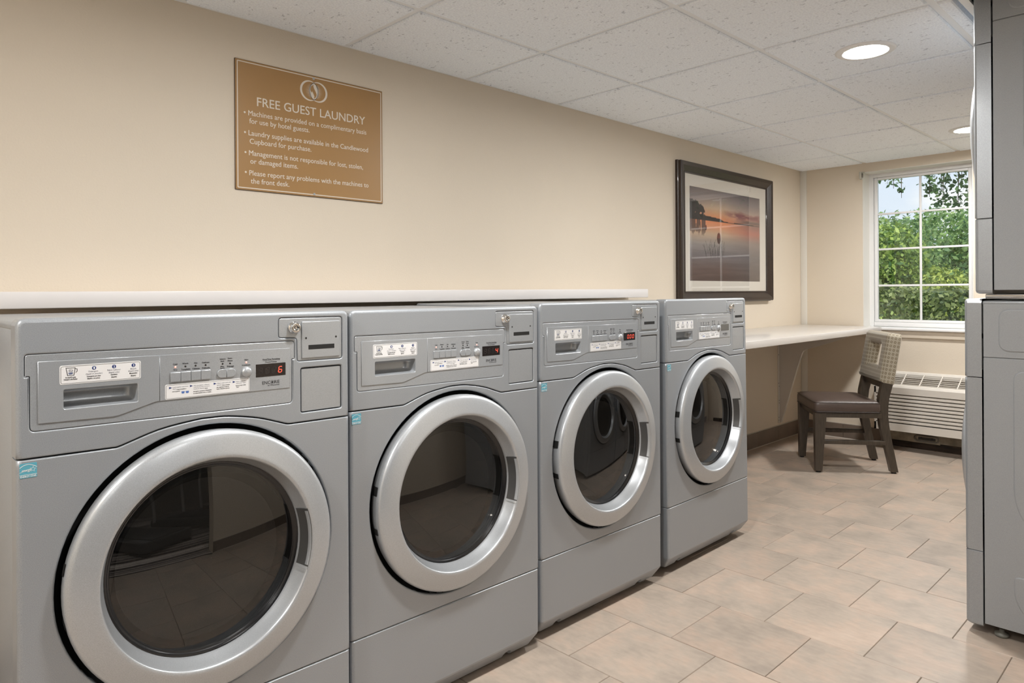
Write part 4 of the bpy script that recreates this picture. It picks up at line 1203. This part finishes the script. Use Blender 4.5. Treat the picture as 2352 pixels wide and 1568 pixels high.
# local: +y front, x = -w (the side nearest the camera is -x)
def leg(mb, secs):
    L = []
    for x0, x1, y0, y1, z in secs: L.append([(x0, y0, z), (x1, y0, z), (x1, y1, z), (x0, y1, z)])
    return mb.loft(L, (True, True))
for s in (-1, 1):
    xs_ = lambda a, b_: (min(s * a, s * b_), max(s * a, s * b_))
    a, b_ = xs_(.170, .222); c_, d_ = xs_(.183, .222)
    leg(MB(), [(c_, d_, .216, .256, .010), (a, b_, .190, .258, .352), (a, b_, .190, .258, .380)]).build('leg', M['wood'], ch)
    a, b_ = xs_(.158, .204); c_, d_ = xs_(.154, .196)
    L = []
    for z, y0, y1 in ((.010, -.243, -.200), (.200, -.205, -.158), (.300, -.188, -.136), (.360, -.182, -.130), (.430, -.184, -.128), (.480, -.190, -.132), (.566, -.212, -.150), (.66, -.232, -.176)):
        q0, q1 = (c_, d_) if z < .1 else (a, b_)
        L.append([(q0, y0, z), (q1, y0, z), (q1, y1, z), (q0, y1, z)])
    MB().loft(L, (True, True)).build('leg', M['wood'], ch)
    for yy in (.236, -.222):
        MB().lathe([(.0003, 0), (.014, 0), (.014, .0105), (.0003, .0105)], (s * (.203 if yy > 0 else .176), yy, 0), 'z', 12).build('glide', M['foot'], ch)
    a, b_ = xs_(.182, .206)
    MB().bbox(a, b_, -.165, .222, .179, .206, .003).build('side_stretcher', M['wood'], ch)
    MB().bbox(min(s * .190, s * .214), max(s * .190, s * .214), -.140, .200, .350, .382, .002).build('side_apron', M['wood'], ch)
MB().bbox(-.175, .175, .222, .248, .350, .382, .002).build('front_apron', M['wood'], ch)
MB().bbox(-.165, .165, -.165, -.140, .350, .382, .002).build('back_apron', M['wood'], ch)
MB().bbox(-.160, .160, -.192, -.160, .535, .572, .002).build('back_rail', M['wood'], ch)
# seat cushion: boxed, gently crowned, with piping
st = MB(); L = []
def seat_loop(ins, z, crown=0):
    o = []
    base = fillet([(-.216 + ins, -.132 + ins), (.216 - ins, -.132 + ins), (.229 - ins, .262 - ins), (-.229 + ins, .262 - ins)], [.012, .012, .03, .03], 5)
    return [(x, y_, z) for x, y_ in base]
for ins, z in ((.004, .383), (.0, .388), (-.003, .400), (-.002, .430), (.002, .444), (.012, .4535), (.040, .4590), (.09, .4625), (.14, .4640)): L.append(seat_loop(ins, z))
st.loft(L, (True, True), True, True)
seat = st.build('seat', M['leather'], ch)
for z, r_, ins in ((.3862, .0034, -.001), (.4455, .0016, -.0005)):
    p_ = seat_loop(ins, z); p_.append(p_[0])
    MB().tube(p_, r_, 6).build('piping', M['piping'], seat)
# upholstered back with a rectangular opening, reclined
bk = MB()
H0, H1, TH = 0, .318, .082
def opening(): return rr(-.100, .100, .098, .238, .016, 4)
outer = fillet([(-.208, H0), (.208, H0), (.204, H1), (-.204, H1)], [.006, .006, .034, .034], 5)
bk.plate(outer, [opening()], -TH, -.030, .026, 5, .034)
nb = len(bk.v)
bk.plate([(x, z) for x, z in outer], [opening()], -.030, 0, .006, 3, .026)
# the second plate makes the flat rear face: mirror it to look backwards
for q in range(nb, len(bk.v)):
    x, yy, z = bk.v[q]; bk.v[q] = (x, -(yy + .030), z)
bo = bk.build('backrest', M['fabric'], ch)
bo.location = (0, -.2155, .5625); bo.rotation_euler = (-.165, 0, PI)
bo.rotation_euler = (Matrix.Rotation(.165, 3, 'X') @ Matrix.Rotation(PI, 3, 'Z')).to_euler()
p_ = [(x, -.004, z) for x, z in inset(outer, .0012)]; p_.append(p_[0])
MB().tube(p_, .0036, 6).build('piping', M['fabric'], bo)

# ------------------------------------------------------------------ through-wall air conditioner below the window
ac = thing('air_conditioner', 'beige louvred through-wall air conditioner below the window', 'air conditioner', (0, 0, 0))
ay0, ay1 = -1.690, -.622                         # far right .. left end
axf = XE - .200
side = [(XE - .0006, .146), (XE - .0006, .548), (XE - .012, .556), (XE - .030, .552), (XE - .034, .544)]     # back lip above the grille
def yloft(mb, prof_, y0, y1, caps=True, smooth=False):
    L_ = [[(x, yy, z) for x, z in prof_] for yy in (y0, y1)]
    mb.loft(L_, (False, False), True, smooth)
    if caps:
        tri = tessellate_polygon([[Vector((x, z, 0)) for x, z in prof_]])
        for l_ in L_: mb.add(l_, [tuple(t) for t in tri])
    return mb
yloft(MB(), [(XE - .0006, .516), (XE - .0006, .549), (XE - .010, .557), (XE - .028, .553), (XE - .036, .540), (XE - .036, .516)], ay0, ay1).build('back_lip', M['ptac'], ac)
yloft(MB(), [(axf, .410), (XE - .16, .410), (XE - .16, .462), (XE - .172, .476), (axf + .010, .470), (axf, .456)], ay0, ay1).build('front_band', M['ptac'], ac)
yloft(MB(), [(axf, .144), (axf + .03, .140), (axf + .05, .150), (axf + .05, .200), (axf, .197)], ay0, ay1).build('bottom_band', M['ptac'], ac)
for y0, y1 in ((ay0, ay0 + .012), (ay1 - .012, ay1)):
    yloft(MB(), [(axf, .144), (XE - .0006, .144), (XE - .0006, .549), (XE - .03, .549), (axf + .008, .470), (axf, .456)], y0, y1).build('end_cap', M['ptac'], ac)
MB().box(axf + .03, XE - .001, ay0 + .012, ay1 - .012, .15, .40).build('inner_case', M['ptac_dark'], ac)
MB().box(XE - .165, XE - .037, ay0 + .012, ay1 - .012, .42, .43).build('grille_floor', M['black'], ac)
n_l = 8
pitch = (.410 - .197) / (n_l + .35)
for i in range(n_l):
    z = .197 + pitch * (i + .30)
    yloft(MB(), [(axf + .001, z + .002), (axf + .001, z + pitch * .62), (axf + .006, z + pitch * .70), (axf + .028, z + pitch * .92), (axf + .028, z + pitch * .72), (axf + .006, z)], ay0 + .012, ay1 - .012).build('louver', M['ptac'], ac)
gx0, gx1 = XE - .163, XE - .037
slope = lambda x: .474 + (x - gx0) / (gx1 - gx0) * (.540 - .474)
for i in range(6):
    x = gx0 + (gx1 - gx0) * (i + .6) / 6.4
    z = slope(x)
    MB().box(x - .0030, x + .0030, ay0 + .012, ay1 - .012, z - .005, z).build('grille_bar', M['ptac'], ac)
for i in range(9):
    yy = ay1 - .052 - i * .1165
    yloft(MB(), [(gx0, slope(gx0) - .006), (gx1, slope(gx1) - .006), (gx1, slope(gx1) + .0025), (gx0, slope(gx0) + .0025)], yy - .0035, yy + .0035).build('grille_rib', M['ptac'], ac)
sp = MB().bbox(XE - .030, XE - .0065, ay0 + .02, ay1 - .04, .056, .139, .002).build('wall_sleeve', M['dirty'], ac)
pl = MB().bbox(XE - .036, XE - .0302, -1.004, -.66, .050, .132, .002).build('access_plate', M['dirty'], ac)
ov = [(-.862 - .115 * .5 + .055 * math.copysign(1, math.cos(a)) * 1 + .020 * math.cos(a), .083 + .020 * math.sin(a)) for a in np.linspace(0, 2 * PI, 25)[:-1]]
MB().tube([(XE - .041, yy, z) for yy, z in ov + ov[:1]], .0055, 6).build('oval_handle', M['plate_handle'], pl)
MB().box(XE - .0385, XE - .0365, -.975, -.865, .074, .092).build('oval_recess', M['ptac_dark'], pl)
for yy in (-.955, -.885): MB().bbox(XE - .044, XE - .038, yy - .005, yy + .005, .085, .093, .001).build('rivet', M['foot'], pl)

# ------------------------------------------------------------------ small blind bracket at the window corner
bb = thing('blind_bracket', 'small clear plastic blind bracket at the top corner of the window', 'bracket', (XE, -.478, 2.035))
MB().bbox(-.030, -.0006, -.004, .012, -.028, .028, .002).build('back_plate', M['clear_plastic'], bb)
MB().bbox(-.030, -.002, -.018, -.0045, .020, .028, .001).build('top_flange', M['clear_plastic'], bb)
MB().bbox(-.026, -.008, -.012, -.0045, -.016, .014, .002).build('latch', M['plate_handle'], bb)

# ------------------------------------------------------------------ outside: lawn, hedge, trees, siding
struct(MB().box(XE + .2, 60, -30, 40, -.35, -.25).build('floor_lawn', M['grass']))
def leaves(name, pts, nrm, size, cols, parent, jitter=.9, seed=1, aspect=.55):
    r_ = np.random.RandomState(seed); n = len(pts)
    d = nrm + r_.normal(0, jitter, (n, 3)); d /= np.linalg.norm(d, axis=1)[:, None] + 1e-9
    t = np.cross(d, r_.normal(0, 1, (n, 3))); t /= np.linalg.norm(t, axis=1)[:, None] + 1e-9
    b = np.cross(d, t)
    s_ = size * r_.uniform(.7, 1.3, (n, 1))
    p0 = pts - t * s_; p2 = pts + t * s_; p1 = pts + b * s_ * aspect; p3 = pts - b * s_ * aspect
    V_ = np.stack([p0, p1, p2, p3], 1).reshape(-1, 3)
    me_ = bpy.data.meshes.new(name)
    me_.vertices.add(4 * n); me_.vertices.foreach_set('co', V_.astype(np.float32).ravel())
    me_.loops.add(4 * n); me_.loops.foreach_set('vertex_index', np.arange(4 * n, dtype=np.int32))
    me_.polygons.add(n); me_.polygons.foreach_set('loop_start', np.arange(0, 4 * n, 4, dtype=np.int32))
    me_.update(calc_edges=True); me_.validate()
    k_ = r_.rand(n, 1)
    c0, c1 = np.array(cols[0]), np.array(cols[1])
    cc = c0 * (1 - k_) + c1 * k_
    at_ = me_.color_attributes.new('tint', 'FLOAT_COLOR', 'POINT')
    at_.data.foreach_set('color', np.repeat(np.concatenate([cc, np.ones((n, 1))], 1), 4, 0).astype(np.float32).ravel())
    me_.materials.append(M['leaf'])
    o = link(name, me_, parent); o['kind'] = 'stuff'
    return o
def crown_pts(n, blobs, seed):
    """leaf positions on the outside of overlapping blobs"""
    r_ = np.random.RandomState(seed)
    vol = np.array([b_[3] ** 2 for b_ in blobs]); which = r_.choice(len(blobs), n, p=vol / vol.sum())
    B = np.array(blobs)[which]
    d = r_.normal(0, 1, (n, 3)); d /= np.linalg.norm(d, axis=1)[:, None]
    rad = B[:, 3:4] * (1 - .35 * r_.rand(n, 1) ** 2) * (1 + .10 * np.sin(d[:, :1] * 9 + which[:, None]) * np.sin(d[:, 2:] * 8))
    p = B[:, :3] + d * rad * np.array([1, 1, .9])
    return p, d
def bush(name, label, cat, group, base, blobs, n, size, cols, seed, trunk=.07):
    t = thing(name, label, cat, base, (0, 0, 0), group)
    zt = max(b_[2] for b_ in blobs)
    MB().tube([(0, 0, 0), (.05, .03, zt * .4), (0, -.05, zt * .8)], [trunk, trunk * .8, trunk * .3], 8).build('trunk', M['bark'], t)
    p, d = crown_pts(n, blobs, seed)
    leaves('foliage', p, d, size, cols, t, .8, seed)
    return t
def blobset(seed, w, h, n, z0=.0, dpt=None):
    r_ = np.random.RandomState(seed); o = []
    for i in range(n):
        z = z0 + h * r_.uniform(.05, .86)
        k_ = 1 - .45 * max(0, (z - z0) / h - .5) * 2
        rd = r_.uniform(.26, .40) * min(w, h)
        o.append((r_.uniform(-.5, .5) * (dpt or w) * k_, r_.uniform(-.5, .5) * w * k_, min(z, z0 + h - rd * .75), rd))
    return o
# hedge in front of the window
hp = thing('clipped_hedge', 'low clipped hedge just outside below the window', 'hedge', (9.4, 0.3, -.25))
r_ = np.random.RandomState(5)
n = 15000
pp = np.stack([r_.uniform(-.55, .55, n), r_.uniform(-2.2, 2.2, n), r_.uniform(.05, 1.36, n)], 1)
face = r_.rand(n)
pp[face < .45, 0] = -.55 + r_.normal(0, .05, (face < .45).sum())
top_ = face > .55
pp[top_, 2] = 1.36 + .05 * np.sin(pp[top_, 1] * 5) + r_.normal(0, .035, top_.sum())
nn = np.where((face < .45)[:, None], np.array([-1, 0, .3]), np.array([-.2, 0, 1]))
leaves('foliage', pp, nn, .036, ((.05, .10, .035), (.30, .36, .13)), hp, .7, 6)
for yy in (-1.5, -.5, .5, 1.5): MB().tube([(0, yy, 0), (.03, yy + .05, .9)], [.03, .015], 6).build('stem', M['bark'], hp)
grp = 'leafy trees beyond the hedge'
DK, MD_, LT = (.030, .085, .022), (.075, .17, .035), (.22, .32, .06)
bush('leafy_tree', 'leafy tree seen through the left window panes', 'tree', grp, (12.4, 2.05, -.25), blobset(21, 1.9, 2.42, 15, dpt=.9), 30000, .046, ((.06, .15, .05), (.44, .58, .14)), 22)
bush('leafy_tree', 'broad yellow-green tree seen through the right window panes', 'tree', grp, (14.95, .45, -.25), blobset(31, 2.0, 2.85, 17, dpt=.9), 30000, .052, ((.08, .19, .05), (.56, .64, .15)), 32)
bush('leafy_tree', 'darker tree filling the gap between the two trees outside the window', 'tree', grp, (18.9, 1.7, -.25), blobset(41, 3.2, 3.2, 16, dpt=1.4), 20000, .065, ((.06, .16, .07), (.30, .46, .16)), 42)
bush('leafy_tree', 'tall pale tree farthest back behind the others outside the window', 'tree', grp, (26.5, 4.6, -.25), blobset(51, 5.0, 3.9, 18, dpt=2.2), 18000, .09, ((.14, .26, .11), (.42, .54, .24)), 52)
# near tree whose branches hang into the top of the view
nt_ = thing('overhanging_tree', 'near tree with dark leaves hanging into the top of the window', 'tree', (7.45, -2.6, -.25))
MB().tube([(0, 0, 0), (.05, .1, 1.4), (-.05, .3, 2.4), (-.1, 1.0, 2.85), (-.1, 1.9, 2.9), (-.1, 2.7, 2.75)], [.13, .11, .08, .05, .035, .012], 10).build('trunk', M['bark'], nt_)
cl = []
for (x, y_, z, s_, k_) in ((-.1, 1.86, 2.50, .085, 75), (-.05, 2.03, 2.42, .080, 70), (0, 2.10, 2.58, .085, 70), (-.1, 1.80, 2.36, .09, 85), (-.1, 2.00, 2.30, .07, 55), (-.05, 1.90, 2.22, .05, 30),
                           (-.1, 2.12, 2.36, .05, 30), (-.05, 1.72, 2.52, .10, 90), (-.1, 1.84, 2.62, .09, 70), (0, 1.70, 2.24, .06, 35),
                           (-.1, 2.43, 2.47, .040, 22), (-.1, 2.50, 2.54, .045, 26), (0, 2.40, 2.38, .03, 12), (-.1, 1.2, 2.6, .25, 260), (-.1, .7, 2.7, .3, 300)):
    r_ = np.random.RandomState(int(1000 * abs(y_) + 7 * z))
    cl.append(np.array([x, y_, z]) + r_.normal(0, 1, (k_, 3)) * np.array([s_, s_ * .8, s_ * .8]))
P_ = np.concatenate(cl)
leaves('foliage', P_, np.zeros_like(P_) + np.array([0, 0, .5]), .026, ((.05, .12, .05), (.16, .27, .10)), nt_, 1.0, 77, .6)
tw = MB()
for c0 in cl:
    m_ = c0.mean(0); tw.tube([(-.1, m_[1] - .03, 2.86), tuple(m_ + np.array([0, 0, .08])), tuple(m_ - np.array([0, 0, .08]))], [.008, .004, .002], 5)
o = tw.build('twigs', M['bark'], nt_); o['kind'] = 'stuff'
# building wing with lap siding at the right outside (seen in the picture glass)
bw = thing('siding_wing', 'brown lap-sided building wing outside at the right, reflected in the picture glass', 'building', (11.0, -7.5, -.25))
MB().box(0, 3, -3, 3.2, 0, 3.6).build('wall_core', M['siding'], bw)
for i in range(20):
    MB().loft([[(-.026, yy, .05 + i * .17), (-.012, yy, .05 + i * .17 + .175), (-.001, yy, .05 + i * .17 + .175), (-.001, yy, .05 + i * .17)] for yy in (-3, 3.2)], (True, True)).build('siding_board', M['siding'], bw)
